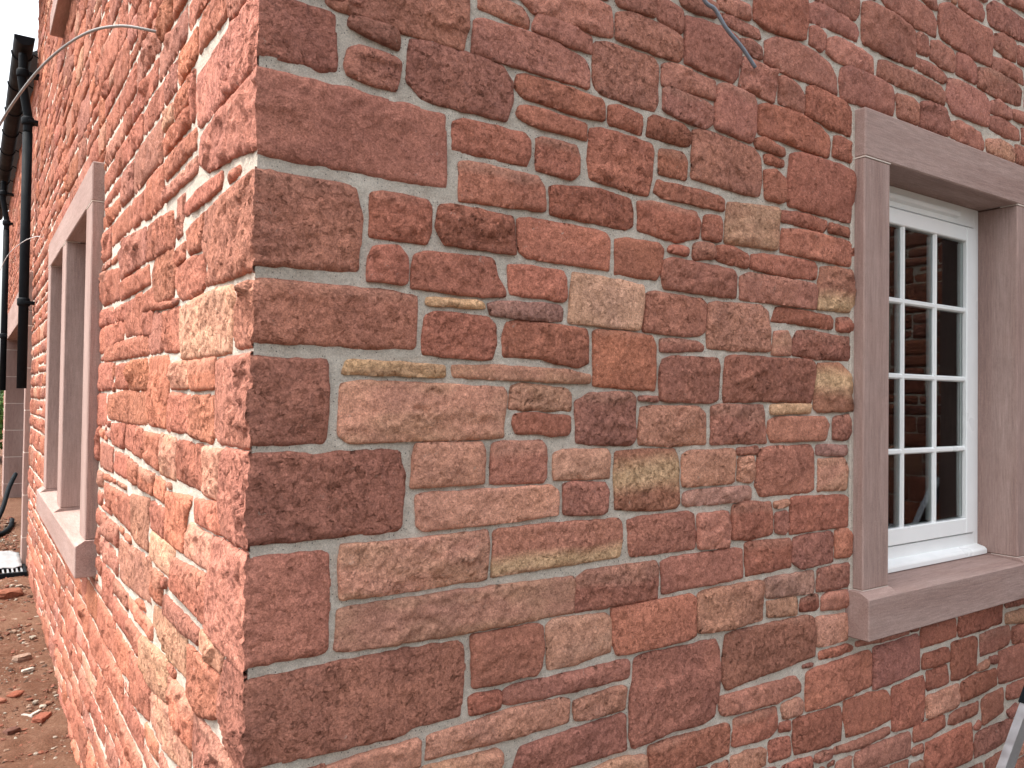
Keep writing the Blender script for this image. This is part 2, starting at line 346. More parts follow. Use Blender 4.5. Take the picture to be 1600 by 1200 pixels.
# ------------------------------------------------------------------ stone outlines on the two walls, millimetres along the wall and up
RIGHT_STONES = """
D 117,2375 411,2398 410,2338 399,2287 280,2288 137,2293 114,2299
M 160,2285 191,2290 251,2286 260,2273 259,2252 223,2256 158,2268
D 161,2230 180,2240 252,2236 265,2229 264,2206 255,2174 209,2174 158,2181 152,2197
M 283,2278 323,2285 413,2285 494,2279 517,2251 519,2214 503,2168 396,2169 308,2171 291,2190 278,2198 277,2240
M 434,2413 482,2415 542,2414 560,2396 558,2372 432,2384
M 424,2356 445,2363 621,2366 665,2356 709,2345 720,2330 721,2286 612,2286 420,2287
M 575,2407 603,2413 685,2405 728,2401 730,2366 647,2366 565,2372
M 531,2434 577,2443 741,2488 782,2486 790,2452 788,2417 736,2412 567,2411
R 531,2271 553,2277 670,2274 756,2267 765,2256 765,2224 699,2219 544,2228 526,2245
R 534,2207 554,2212 716,2205 718,2170 565,2174 545,2178 528,2187
R 379,2142 399,2151 462,2153 551,2152 566,2141 566,2115 557,2085 463,2086 377,2086
R 579,2147 597,2151 689,2152 699,2127 698,2092 679,2078 582,2080
R 728,2199 757,2207 916,2200 922,2182 914,2115 905,2078 873,2075 729,2088 720,2127
R 394,2064 416,2070 583,2066 602,2050 605,1997 513,1994 395,1989
R 617,2054 741,2068 849,2062 858,2032 857,1999 834,1989 620,1993
R 870,2057 912,2065 1066,2061 1082,2039 1074,1999 998,1980 874,1992
R 1091,2059 1149,2063 1156,2044 1153,1998 1087,1998
T 1178,2104 1376,2116 1382,2107 1375,2004 1168,1998
R 933,2118 1145,2113 1163,2106 1164,2078 950,2080 921,2088
R 939,2194 1016,2199 1031,2183 1030,2134 936,2135
R 903,2258 922,2270 1015,2265 1039,2253 1042,2221 1022,2215 897,2215
R 779,2261 809,2268 880,2260 885,2240 881,2216 780,2219
M 734,2394 766,2402 920,2403 932,2387 933,2307 922,2278 871,2279 750,2284 738,2295 733,2342
M 800,2478 843,2492 972,2488 1006,2474 1010,2431 999,2415 920,2413 798,2418
M 782,2527 919,2550 922,2501 868,2499 806,2495
M 928,2552 964,2554 1012,2543 1016,2515 1011,2487 929,2498
M 1022,2532 1053,2538 1169,2543 1215,2530 1222,2485 1212,2431 1194,2410 1112,2412 1020,2419
M 946,2396 973,2405 1127,2398 1131,2351 1084,2351 944,2347
M 948,2341 973,2347 1102,2337 1120,2326 1117,2288 1099,2274 1015,2277 948,2289
M 1138,2393 1179,2400 1271,2393 1283,2375 1282,2301 1265,2272 1218,2273 1128,2280 1125,2320
M 1050,2262 1085,2269 1277,2258 1305,2243 1310,2180 1302,2137 1251,2134 1048,2142
M 1231,2487 1254,2488 1358,2482 1362,2435 1352,2393 1220,2407
M 1219,2531 1262,2540 1308,2531 1309,2497 1278,2499 1231,2503
M 991,2581 1081,2598 1132,2588 1132,2560 1081,2554 1011,2553
M 1135,2619 1183,2626 1253,2621 1261,2589 1199,2585 1139,2588
M 1143,2576 1184,2578 1293,2572 1306,2551 1223,2547 1147,2560
R 1280,2679 1496,2716 1501,2657 1488,2600 1453,2591 1334,2583 1273,2595 1273,2629
M 1321,2553 1365,2574 1447,2583 1548,2577 1608,2563 1638,2532 1645,2482 1512,2486 1414,2484 1319,2493
R 1295,2378 1334,2388 1463,2388 1564,2374 1602,2354 1608,2333 1602,2293 1500,2292 1409,2299 1296,2300
M 1380,2474 1421,2475 1470,2465 1491,2443 1488,2402 1474,2390 1377,2400
R 1501,2474 1534,2480 1686,2468 1721,2448 1726,2402 1710,2375 1609,2378 1492,2392
R 1625,2359 1655,2362 1710,2357 1722,2331 1711,2296 1621,2301
R 1280,2285 1312,2292 1400,2279 1402,2258 1285,2263
R 1317,2250 1346,2253 1400,2247 1398,2230 1321,2227
R 1321,2209 1362,2216 1405,2202 1407,2143 1393,2132 1322,2135
R 1430,2272 1464,2281 1648,2280 1711,2270 1725,2252 1726,2177 1708,2123 1611,2124 1421,2130 1413,2174
R 1390,2112 1501,2119 1593,2110 1593,2092 1578,2079 1384,2085
R 1604,2109 1704,2106 1709,2081 1601,2081
R 1394,2065 1502,2073 1705,2067 1722,2053 1721,2004 1705,1996 1538,1998 1388,2002
R 1272,1982 1316,1987 1539,1990 1552,1977 1548,1943 1424,1937 1268,1943
D 1230,1921 1268,1932 1530,1928 1548,1913 1540,1859 1383,1861 1226,1861
B 1564,1978 1598,1984 1705,1983 1725,1953 1726,1892 1706,1863 1644,1861 1554,1861 1557,1919
R 1366,1849 1400,1854 1614,1845 1625,1834 1623,1808 1562,1808 1455,1814 1350,1812
R 1644,1842 1699,1846 1723,1827 1723,1803 1645,1804
P 1367,1787 1421,1793 1438,1770 1432,1726 1358,1723 1361,1757
D 1462,1793 1504,1798 1637,1789 1707,1789 1711,1729 1700,1723 1563,1721 1442,1727 1445,1766
D 1179,1711 1201,1717 1368,1715 1523,1717 1546,1707 1546,1684 1524,1598 1320,1602 1169,1598 1172,1663
V 1556,1709 1653,1713 1708,1682 1712,1655 1715,1576 1557,1574 1539,1585 1542,1629
R 535,1972 563,1977 675,1977 777,1973 789,1959 786,1890 676,1892 559,1895 539,1907
R 804,1963 838,1968 939,1970 957,1956 946,1902 932,1884 804,1883
R 972,1967 1012,1973 1038,1967 1036,1951 968,1952
D 1057,1982 1081,1989 1126,1988 1132,1952 1057,1945
R 1136,1987 1191,1993 1260,1980 1262,1965 1257,1943 1191,1947 1139,1952
D 949,1903 955,1932 985,1940 1199,1933 1213,1914 1211,1863 1118,1863 956,1865
T 682,1874 732,1874 889,1866 889,1822 877,1762 792,1763 672,1767 677,1823
R 512,1873 549,1876 654,1874 664,1861 665,1818 658,1810 571,1814 518,1814
G 465,1791 496,1797 571,1800 645,1800 655,1794 653,1767 571,1766 472,1768
R 511,1756 551,1763 624,1759 720,1754 727,1739 727,1680 701,1671 636,1677 598,1686 505,1686 503,1719
O 743,1749 757,1755 853,1753 922,1750 932,1727 930,1624 830,1627 743,1632
D 902,1849 927,1854 1083,1850 1104,1839 1102,1770 1080,1761 1021,1756 893,1760 896,1804
P 1111,1840 1140,1847 1309,1852 1342,1837 1351,1737 1343,1733 1194,1730 1109,1731 1108,1790
M 948,1745 994,1747 1077,1744 1098,1735 1097,1724 948,1714
D 955,1695 982,1705 1142,1706 1153,1688 1147,1603 1122,1597 947,1599 946,1657
P 383,1664 522,1666 679,1661 731,1652 730,1636 626,1637 386,1641
P 523,1626 553,1630 669,1622 684,1612 683,1575 574,1577 519,1579
R 534,1566 554,1571 681,1564 680,1534 670,1525 627,1521 601,1527 539,1529 529,1548
M 694,1594 736,1614 855,1618 870,1605 870,1518 856,1498 772,1500 698,1506
M 880,1609 940,1609 940,1596 880,1600
P 886,1582 918,1585 1079,1587 1104,1568 1105,1495 984,1492 881,1497 881,1527
M 1125,1587 1165,1592 1320,1590 1327,1563 1339,1492 1123,1493
Y 1352,1592 1524,1596 1524,1571 1349,1568
D 1345,1550 1378,1560 1579,1560 1603,1534 1589,1495 1354,1494 1341,1521
M 1628,1556 1647,1562 1701,1565 1713,1539 1709,1502 1690,1493 1628,1497
R 214,1876 262,1884 282,1866 284,1817 276,1812 203,1813 206,1854
R 300,1872 321,1879 471,1883 479,1876 486,1848 506,1821 507,1808 430,1803 293,1808 294,1852
R 208,1973 228,1980 324,1978 333,1968 333,1921 325,1894 206,1894
R 350,1972 372,1977 521,1974 527,1947 530,1898 443,1898 365,1899 344,1927
Y 325,1792 454,1793 460,1780 325,1777
R 323,1755 345,1765 464,1763 484,1750 486,1710 477,1678 414,1679 359,1681 318,1683 320,1725
Y 163,1662 178,1666 369,1663 369,1640 258,1641 156,1641
P 156,1624 210,1629 507,1621 514,1609 506,1520 336,1519 170,1517 152,1533
P 308,1510 336,1513 453,1511 461,1498 460,1430 299,1429 302,1479
M 480,1508 501,1511 602,1512 614,1498 616,1435 606,1425 474,1428 478,1466
P 310,1413 327,1416 625,1417 646,1406 648,1353 428,1347 330,1347 311,1355
P 161,1333 428,1333 470,1336 475,1301 470,1238 298,1236 161,1237 158,1289
B 486,1330 503,1335 657,1335 822,1331 831,1322 832,1277 826,1246 658,1244 483,1241
P 156,1218 171,1220 407,1222 692,1216 701,1202 698,1140 431,1139 165,1144 152,1148
D 436,1130 597,1130 611,1124 615,1077 607,1037 594,1025 548,1029 499,1026 441,1027
R 433,1009 452,1013 504,1009 510,998 507,977 490,974 434,974
M 513,1008 542,1012 689,1010 854,1012 861,1000 860,969 734,971 533,975 512,982
P 341,952 362,953 533,965 662,961 687,954 685,906 534,908 339,910
P 698,948 839,955 848,949 847,900 701,904
P 139,946 222,951 322,954 325,904 223,904 136,905
M 559,882 840,892 849,883 850,809 692,813 536,819 545,853
P 329,897 501,892 513,885 512,841 334,856
T 636,1485 660,1490 784,1490 795,1476 794,1425 710,1427 637,1428
V 811,1483 844,1485 998,1485 1010,1465 1016,1355 1006,1345 908,1344 813,1354 806,1431
P 1025,1469 1052,1478 1204,1479 1212,1469 1211,1398 1198,1394 1026,1394 1022,1431
M 1219,1481 1301,1485 1301,1464 1223,1465
P 1227,1458 1282,1459 1286,1402 1274,1391 1224,1398
D 1305,1474 1345,1481 1525,1482 1543,1465 1544,1360 1522,1353 1314,1354 1294,1384
M 664,1418 688,1421 779,1415 791,1396 786,1352 763,1346 684,1350 665,1356
G 1029,1378 1053,1382 1267,1383 1279,1374 1275,1346 1040,1345 1028,1354
D 852,1325 883,1331 1040,1332 1065,1323 1072,1274 1069,1241 860,1243 853,1275
M 1079,1324 1183,1325 1191,1289 1186,1234 1080,1239
R 1206,1336 1244,1343 1355,1336 1365,1301 1364,1254 1348,1250 1260,1245 1199,1253
P 1368,1335 1430,1340 1431,1321 1372,1319
M 1376,1306 1426,1308 1431,1259 1414,1247 1377,1253
R 1439,1341 1473,1343 1687,1335 1707,1325 1705,1245 1546,1247 1436,1243
G 1554,1483 1694,1477 1698,1456 1686,1448 1551,1454
P 1562,1442 1679,1443 1698,1410 1691,1351 1618,1353 1559,1354
D 700,1211 730,1225 935,1225 947,1215 946,1136 861,1138 698,1140
D 955,1219 988,1227 1222,1228 1245,1221 1248,1150 1056,1148 962,1145
R 1253,1236 1276,1239 1436,1232 1447,1220 1445,1156 1341,1154 1261,1153
M 1450,1231 1489,1236 1619,1236 1631,1228 1628,1152 1489,1147 1451,1166
R 1642,1236 1673,1241 1716,1237 1720,1193 1716,1157 1643,1160
R 804,1131 825,1132 1057,1132 1074,1122 1072,1031 1051,1027 820,1026 805,1064
T 623,1122 644,1132 783,1125 800,1113 802,1037 767,1035 705,1028 627,1028
P 1081,1131 1127,1135 1321,1135 1327,1115 1324,1032 1202,1030 1082,1035
G 1333,1135 1374,1138 1542,1135 1549,1088 1538,1075 1342,1085
T 1342,1077 1467,1073 1472,1054 1468,1025 1346,1034
R 1481,1064 1561,1070 1566,1030 1557,1023 1481,1031
M 1561,1137 1635,1140 1720,1138 1721,1073 1643,1074 1558,1076
M 1580,1059 1606,1067 1705,1062 1713,1038 1706,1013 1577,1020
P 1555,1005 1698,996 1710,965 1706,920 1559,922 1555,966
D 1183,1013 1224,1019 1521,1015 1543,1006 1553,944 1549,901 1360,892 1189,877 1170,906 1176,975
D 875,1007 913,1014 1031,1011 1143,1010 1159,987 1159,908 1145,823 1102,812 993,818 872,806 862,833 864,923
D 1163,863 1226,863 1461,860 1487,836 1487,814 1394,807 1174,816 1163,834
P 1402,794 1479,800 1496,786 1492,754 1411,756
R 1216,798 1386,795 1393,738 1362,719 1213,728
R 1398,748 1445,744 1445,722 1395,725
R 922,797 967,800 1190,793 1201,781 1198,717 1104,715 923,723
P 748,790 841,793 909,782 916,753 891,731 748,760
P 1205,705 1321,703 1344,692 1342,651 1206,655
R 1354,711 1441,704 1446,652 1354,654
R 1513,855 1542,865 1684,867 1811,873 1824,854 1824,765 1684,760 1594,751 1511,756
M 1832,874 2074,878 2088,859 2088,764 1930,754 1833,751
R 1567,907 1699,907 1734,897 1730,884 1571,884
R 2097,892 2309,894 2314,833 2093,831
R 2329,904 2640,905 2635,830 2469,830 2330,828
T 2652,859 2812,859 2812,810 2658,824
R 2107,808 2258,808 2268,794 2266,763 2102,761
R 2283,817 2436,814 2458,805 2448,699 2330,688 2284,695
M 2480,812 2548,816 2676,816 2701,772 2677,748 2475,737
M 2707,805 2838,803 2838,736 2707,746
R 2131,751 2258,751 2269,690 2131,688
D 2537,727 2594,725 2600,696 2548,703
P 2459,713 2531,722 2534,694 2453,692
M 2606,734 2838,736 2838,611 2606,620
R 1935,739 2112,742 2122,713 2117,603 2094,593 1936,606 1931,682
R 1688,746 1812,746 1905,735 1926,712 1930,644 1813,638 1701,643 1685,705
P 2131,671 2330,675 2336,614 2310,603 2132,603
R 2351,674 2415,683 2588,679 2594,622 2437,615 2346,614
R 1455,742 1493,744 1669,738 1677,707 1674,640 1573,641 1463,650 1456,699
D 2269,581 2331,589 2470,589 2470,549 2310,546 2264,553
D 2487,589 2526,597 2641,602 2641,518 2492,503
D 2665,603 2838,602 2838,547 2665,552
R 2057,594 2239,592 2247,555 2132,545 2053,546
M 1717,621 1923,624 1927,603 1781,597 1640,608 1640,626
M 1555,628 1632,625 1633,601 1551,607
M 1749,586 1797,589 2029,585 2039,571 2034,513 1864,516 1749,517 1741,565
D 2044,526 2113,529 2118,500 2048,507
R 2132,525 2384,530 2416,528 2421,484 2411,407 2230,410 2133,419 2123,477
D 2432,508 2470,527 2476,504 2438,497
M 2438,480 2481,487 2714,480 2720,416 2572,406 2438,403
M 2665,513 2738,532 2750,489 2689,485
R 1412,633 1537,628 1541,597 1413,599
M 1655,582 1725,585 1725,542 1641,545
R 2039,480 2113,479 2114,439 2039,443
D 2515,376 2666,384 2678,313 2527,307
M 2280,381 2493,376 2504,329 2281,340
M 1506,2705 1546,2724 1668,2725 1739,2707 1748,2691 1736,2661 1668,2662 1507,2658
M 1514,2645 1547,2652 1588,2642 1585,2605 1562,2586 1508,2594
M 1596,2633 1630,2645 1764,2643 1818,2633 1823,2586 1732,2578 1630,2576 1588,2592
M 1517,2744 1683,2790 1751,2786 1747,2747 1727,2720 1637,2718 1532,2726
M 1763,2785 1796,2797 1898,2796 2024,2786 2057,2775 2053,2682 2039,2663 1935,2657 1764,2664 1760,2727
M 1848,2633 1882,2644 2025,2640 2208,2640 2239,2623 2234,2580 2120,2580 1840,2582
M 1657,2564 1700,2579 1848,2577 1918,2567 1931,2543 1927,2483 1849,2476 1774,2478 1662,2472 1650,2516
M 1944,2556 2026,2559 2073,2549 2068,2482 1954,2481
M 2087,2560 2130,2570 2229,2568 2270,2539 2260,2484 2179,2474 2078,2479
M 2066,2780 2129,2781 2137,2729 2129,2716 2062,2713
M 2146,2773 2197,2787 2289,2774 2303,2734 2290,2704 2208,2700 2143,2715
M 2053,2697 2119,2699 2218,2687 2248,2676 2233,2651 2044,2660
M 2254,2677 2321,2685 2496,2676 2536,2651 2524,2570 2429,2567 2280,2568 2241,2602
M 2310,2777 2374,2779 2445,2764 2440,2699 2308,2701
M 2456,2762 2541,2777 2733,2777 2783,2759 2771,2695 2612,2685 2451,2694
M 1846,2844 2024,2882 2157,2868 2182,2846 2178,2792 2052,2791 1881,2810
M 2202,2909 2247,2925 2406,2914 2552,2916 2564,2885 2547,2787 2428,2782 2279,2790 2207,2800 2192,2859
M 2320,2976 2461,2991 2504,2964 2489,2932 2395,2927 2320,2939
M 2517,2996 2563,3027 2783,3026 2834,3017 2834,2945 2732,2936 2529,2932
M 2570,2909 2635,2932 2732,2924 2733,2848 2659,2846 2564,2862
M 2552,2825 2659,2835 2783,2831 2796,2780 2708,2783 2553,2780
M 2598,3072 2834,3095 2834,3059 2658,3043
M 2541,2664 2588,2680 2696,2664 2690,2627 2542,2622
M 2536,2612 2636,2622 2758,2606 2765,2567 2660,2558 2530,2566
M 2708,2672 2835,2679 2835,2634 2702,2636
M 2275,2535 2322,2550 2474,2538 2499,2492 2474,2471 2270,2486
P 2510,2523 2600,2540 2696,2530 2721,2500 2709,2474 2519,2480
M 2727,2548 2835,2544 2835,2473 2733,2479
M 2061,2899 2177,2918 2195,2884 2138,2877
M 2745,2915 2834,2921 2834,2849 2745,2848
"""
LEFT_STONES = """
R 625,1895 484,1895 352,1887 340,1824 383,1815 545,1813 630,1852
R 524,1965 360,1977 383,1906 494,1910
R 638,1932 539,1941 527,1905 607,1901
T 560,1795 323,1802 138,1798 125,1772 141,1680 342,1680 532,1682 564,1735
R 871,1955 659,1945 635,1896 650,1855 656,1828 869,1835 925,1912
R 991,2057 677,2035 652,1978 649,1950 1006,1963
R 1492,1956 978,1945 960,1898 1448,1900
R 1868,2038 1499,2006 1484,1903 1848,1920 2050,1990
M 1405,2081 1030,2059 1012,1968 1457,1965 1503,2036
R 1047,1870 897,1878 857,1832 636,1818 655,1812 1042,1830
R 2112,1911 1633,1889 1585,1834 2076,1853
R 1581,1884 1295,1880 1288,1826 1555,1835
R 1279,1878 1089,1884 1056,1839 1074,1765 1345,1776 1353,1828
R 2126,1840 1376,1827 1378,1772 2107,1738
R 1063,1825 902,1819 908,1759 1034,1762
M 866,1809 786,1794 766,1709 926,1707 967,1740
R 761,1800 575,1797 560,1700 751,1706
R 1823,1767 981,1757 950,1706 1814,1716
R 2076,1708 1604,1701 1591,1616 2059,1611
R 1545,1693 1285,1691 1281,1615 1533,1616
O 1254,1695 973,1691 951,1610 1249,1613
O 944,1695 702,1690 668,1657 704,1520 923,1521
P 660,1669 505,1670 450,1614 654,1615
O 480,1671 251,1670 255,1638 247,1614 434,1612
R 663,1600 465,1595 453,1550 461,1518 693,1514 694,1576
O 433,1594 248,1596 246,1520 265,1508 441,1515 441,1561
R 1708,1592 1338,1604 963,1606 953,1519 1200,1515 1696,1517
R 2161,1596 1751,1597 1713,1493 1960,1478 2147,1518
P 319,1492 181,1495 190,1454 201,1399 318,1403
R 576,1494 333,1496 326,1405 577,1406
T 765,1500 595,1496 589,1405 772,1405
R 1001,1495 786,1495 788,1412 1011,1426
R 1292,1507 1023,1503 1032,1424 1308,1436
R 1611,1497 1318,1507 1331,1434 1563,1437
R 2110,1467 1888,1475 1891,1359 2089,1351
R 390,1381 200,1392 181,1339 386,1337
O 688,1364 421,1383 474,1332 500,1255 696,1251 680,1329
O 1069,1394 847,1392 848,1343 1068,1342
R 1209,1407 1091,1396 1096,1344 1214,1348
R 1521,1412 1241,1410 1232,1346 1523,1347
R 881,1322 688,1324 707,1253 878,1253
P 1187,1306 900,1324 913,1187 1151,1195
R 1744,1287 1215,1293 1188,1199 1726,1231
P 432,1323 243,1324 245,1259 483,1251
R 595,1222 257,1245 283,1149 482,1155 630,1154
Y 872,1245 579,1250 606,1176 883,1174
P 1374,1148 875,1173 851,1062 1324,1034 1394,1093
R 425,1069 173,1077 180,1013 204,996 324,962 431,965
P 323,1126 152,1125 168,1088 331,1087
M 682,1120 338,1124 350,1092 694,1077
Y 805,1068 638,1082 445,1078 450,994 629,992 818,1019
Y 960,954 624,981 622,886 805,868 958,874
R 1122,868 833,872 844,767 1119,735
O 587,958 353,962 375,870 559,865
P 810,850 589,879 390,861 401,809 626,777 813,782
"""
QUOIN_RIGHT = """
D 0,2294 75,2292 139,2290 144,2177 102,2174 4,2176
D 1,2160 367,2157 372,2003 0,2005
D -3,1984 181,1985 197,1922 189,1823 -3,1815
D 7,1800 153,1801 312,1797 309,1689 209,1685 107,1688 4,1685
D 0,1669 133,1668 136,1604 132,1512 -2,1515
D -14,1500 64,1505 92,1500 279,1506 290,1450 283,1349 211,1347 139,1347 -9,1345
D -6,1327 113,1331 144,1324 144,1144 -7,1142
D -3,1123 391,1132 422,1121 428,1069 418,972 315,973 294,963 120,968 -10,972
D -10,954 135,947 140,841 -8,852
"""
QUOIN_LEFT = """
R -41,2267 16,2277 145,2286 268,2291 439,2284 451,2248 429,2173 285,2169 113,2164 -53,2156
R -44,2146 9,2156 123,2146 396,2146 422,2095 330,2056 127,2041 8,2000 -49,1990
R -27,1979 218,1977 345,1976 376,1905 307,1857 332,1821 193,1820 1,1813
R -66,1791 66,1790 96,1764 114,1708 102,1685 -50,1687
R -56,1670 238,1666 239,1601 240,1527 207,1511 -33,1514
O -38,1503 169,1497 179,1470 191,1394 169,1341 4,1343
O 230,1326 -26,1330 -14,1141 153,1134 282,1142 257,1252
O 129,1123 -25,1130 -12,961 72,962 205,1008
"""

# ------------------------------------------------------------------ mesh helpers
_perm = np.random.default_rng(3).permutation(512)
_grad = np.random.default_rng(4).uniform(-1, 1, (512, 2))
_grad /= np.linalg.norm(_grad, axis=1)[:, None]

def perlin(x, y):
    xi = np.floor(x).astype(int); yi = np.floor(y).astype(int)
    xf = x - xi; yf = y - yi
    u = xf * xf * xf * (xf * (xf * 6 - 15) + 10)
    v = yf * yf * yf * (yf * (yf * 6 - 15) + 10)
    def g(ix, iy, dx, dy):
        k = _perm[(_perm[ix & 511] + iy) & 511]
        return _grad[k, 0] * dx + _grad[k, 1] * dy
    a = g(xi, yi, xf, yf); b = g(xi + 1, yi, xf - 1, yf)
    c = g(xi, yi + 1, xf, yf - 1); d = g(xi + 1, yi + 1, xf - 1, yf - 1)
    return 1.4 * ((a * (1 - u) + b * u) * (1 - v) + (c * (1 - u) + d * u) * v)

def fbm(x, y, octs=3, gain=0.5):
    s = np.zeros_like(x, dtype=float); a = 1.0
    for k in range(octs):
        s += a * perlin(x + 17.3 * k, y - 9.1 * k)
        x = x * 2.03; y = y * 2.03; a *= gain
    return s

def link(o, parent=None):
    COL.objects.link(o)
    if parent is not None:
        o.parent = parent
    return o

def mesh_object(name, verts, faces, mat, parent=None, loc=None, smooth=False, tint=None, seed=None):
    verts = np.asarray(verts, dtype=float)
    if loc is None:
        loc = verts.mean(0)
    loc = np.asarray(loc, dtype=float)
    me = bpy.data.meshes.new(name)
    me.from_pydata((verts - loc).tolist(), [], faces)
    if tint is not None:
        a = me.attributes.new('tint', 'FLOAT_COLOR', 'POINT')
        a.data.foreach_set('color', np.asarray(tint, dtype=np.float32).ravel())
    if seed is not None:
        a = me.attributes.new('seed', 'FLOAT_VECTOR', 'POINT')
        a.data.foreach_set('vector', np.asarray(seed, dtype=np.float32).ravel())
    me.materials.append(mat)
    if smooth:
        me.polygons.foreach_set('use_smooth', [True] * len(me.polygons))
    me.update()
    o = bpy.data.objects.new(name, me)
    ploc = np.zeros(3)
    q = parent
    while q is not None:
        ploc += np.array(q.location); q = q.parent
    o.location = loc - ploc
    return link(o, parent)

def empty(name, loc, label=None, cat=None, group=None):
    o = bpy.data.objects.new(name, None)
    o.location = loc
    o.empty_display_size = 0.1
    link(o)
    tag(o, label, cat, group)
    return o

def tag(o, label=None, cat=None, group=None, kind=None):
    if label: o['label'] = label
    if cat: o['category'] = cat
    if group: o['group'] = group
    if kind: o['kind'] = kind
    return o

class MB:
    """collects bevelled boxes, tubes and prisms for one mesh"""
    def __init__(self):
        self.v = []; self.f = []
    def add(self, v, f):
        n = len(self.v)
        self.v += [tuple(map(float, p)) for p in v]
        self.f += [tuple(i + n for i in q) for q in f]
        return self
    def box(self, lo, hi, bev=0.002):
        bm = bmesh.new()
        bmesh.ops.create_cube(bm, size=1)
        for v in bm.verts:
            v.co = Vector([(lo[i] + hi[i]) / 2 + v.co[i] * (hi[i] - lo[i]) for i in range(3)])
        if bev:
            bmesh.ops.bevel(bm, geom=bm.edges[:], offset=bev, segments=1, affect='EDGES')
        bm.verts.index_update()
        self.add([v.co for v in bm.verts], [[v.index for v in f.verts] for f in bm.faces])
        bm.free()
        return self
    def prism(self, prof, axis, a0, a1, bev=0.002):
        """prof: points in the two other axes (order x,y,z without axis), run from a0 to a1"""
        bm = bmesh.new()
        def mk(a):
            out = []
            for p in prof:
                c = list(p); c.insert(axis, a); out.append(bm.verts.new(c))
            return out
        A = mk(a0); B = mk(a1); n = len(prof)
        bm.faces.new(A); bm.faces.new(B[::-1])
        for i in range(n):
            bm.faces.new((A[i], B[i], B[(i + 1) % n], A[(i + 1) % n]))
        bmesh.ops.recalc_face_normals(bm, faces=bm.faces[:])
        if bev:
            bmesh.ops.bevel(bm, geom=bm.edges[:], offset=bev, segments=1, affect='EDGES')
        bm.verts.index_update()
        self.add([v.co for v in bm.verts], [[v.index for v in f.verts] for f in bm.faces])
        bm.free()
        return self
    def tube(self, pts, r, seg=12, caps=True):
        pts = [Vector(p) for p in pts]
        rs = r if isinstance(r, (list, tuple)) else [r] * len(pts)
        up = Vector((0.31, 0.2, 0.93))
        rings = []
        for i, p in enumerate(pts):
            t = (pts[min(i + 1, len(pts) - 1)] - pts[max(i - 1, 0)]).normalized()
            a = t.cross(up)
            if a.length < 0.1:
                a = t.cross(Vector((1, 0, 0)))
            a.normalize(); b = t.cross(a)
            rings.append([p + a * math.cos(2 * math.pi * k / seg) * rs[i] + b * math.sin(2 * math.pi * k / seg) * rs[i] for k in range(seg)])
        v = [q for rg in rings for q in rg]
        f = []
        for i in range(len(pts) - 1):
            for k in range(seg):
                k2 = (k + 1) % seg
                f.append((i * seg + k, i * seg + k2, (i + 1) * seg + k2, (i + 1) * seg + k))
        if caps:
            f.append(tuple(range(seg))[::-1]); f.append(tuple(range((len(pts) - 1) * seg, len(pts) * seg)))
        return self.add(v, f)
    def build(self, name, mat, parent=None, smooth=False, loc=None):
        return mesh_object(name, self.v, self.f, mat, parent, loc, smooth)

def spline(pts, n=8):
    P = [np.array(p, float) for p in pts]
    P = [2 * P[0] - P[1]] + P + [2 * P[-1] - P[-2]]
    out = []
    for i in range(1, len(P) - 2):
        for k in range(n):
            t = k / n
            out.append(0.5 * ((2 * P[i]) + (-P[i - 1] + P[i + 1]) * t + (2 * P[i - 1] - 5 * P[i] + 4 * P[i + 1] - P[i + 2]) * t * t + (-P[i - 1] + 3 * P[i] - 3 * P[i + 1] + P[i + 2]) * t ** 3))
    out.append(P[-2])
    return out

# ------------------------------------------------------------------ the stone faces
PALETTE = {'D': (0.325, 0.148, 0.108), 'R': (0.330, 0.138, 0.096), 'M': (0.328, 0.153, 0.115), 'O': (0.365, 0.152, 0.098),
           'P': (0.425, 0.222, 0.160), 'T': (0.480, 0.288, 0.198), 'Y': (0.520, 0.335, 0.205), 'G': (0.320, 0.180, 0.146), 'B': (0.375, 0.178, 0.125), 'V': (0.375, 0.178, 0.125)}

def parse(s):
    out = []
    for ln in s.strip().split('\n'):
        t = ln.split()
        out.append((t[0], np.array([tuple(map(float, p.split(','))) for p in t[1:]]) / 1000))
    return out

def inside(P, X, Y):
    r = np.zeros(X.shape, bool); n = len(P)
    for i in range(n):
        x1, y1 = P[i]; x2, y2 = P[(i + 1) % n]
        if y1 == y2: continue
        r ^= ((y1 > Y) != (y2 > Y)) & (X < (x2 - x1) * (Y - y1) / (y2 - y1) + x1)
    return r

def soften(P, r, step=0.014, wob=0.003):
    """rounded corners, then a slightly ragged outline"""
    n = len(P); out = []
    for i in range(n):
        a, b, c = P[i - 1], P[i], P[(i + 1) % n]
        la = np.linalg.norm(a - b); lc = np.linalg.norm(c - b)
        ra = min(r, la * 0.4); rc = min(r, lc * 0.4)
        p0 = b + (a - b) * ra / max(la, 1e-6); p1 = b + (c - b) * rc / max(lc, 1e-6)
        out += [p0, 0.25 * p0 + 0.5 * b + 0.25 * p1, p1]
    out = np.array(out); res = []
    for i in range(len(out)):
        a = out[i]; b = out[(i + 1) % len(out)]
        k = max(1, int(np.linalg.norm(b - a) / step))
        for j in range(k):
            res.append(a + (b - a) * j / k)
    res = np.array(res)
    res[:, 0] += wob * fbm(res[:, 0] * 28, res[:, 1] * 28 + 40, 3, 0.6)
    res[:, 1] += wob * fbm(res[:, 0] * 28 + 80, res[:, 1] * 28, 3, 0.6)
    return res

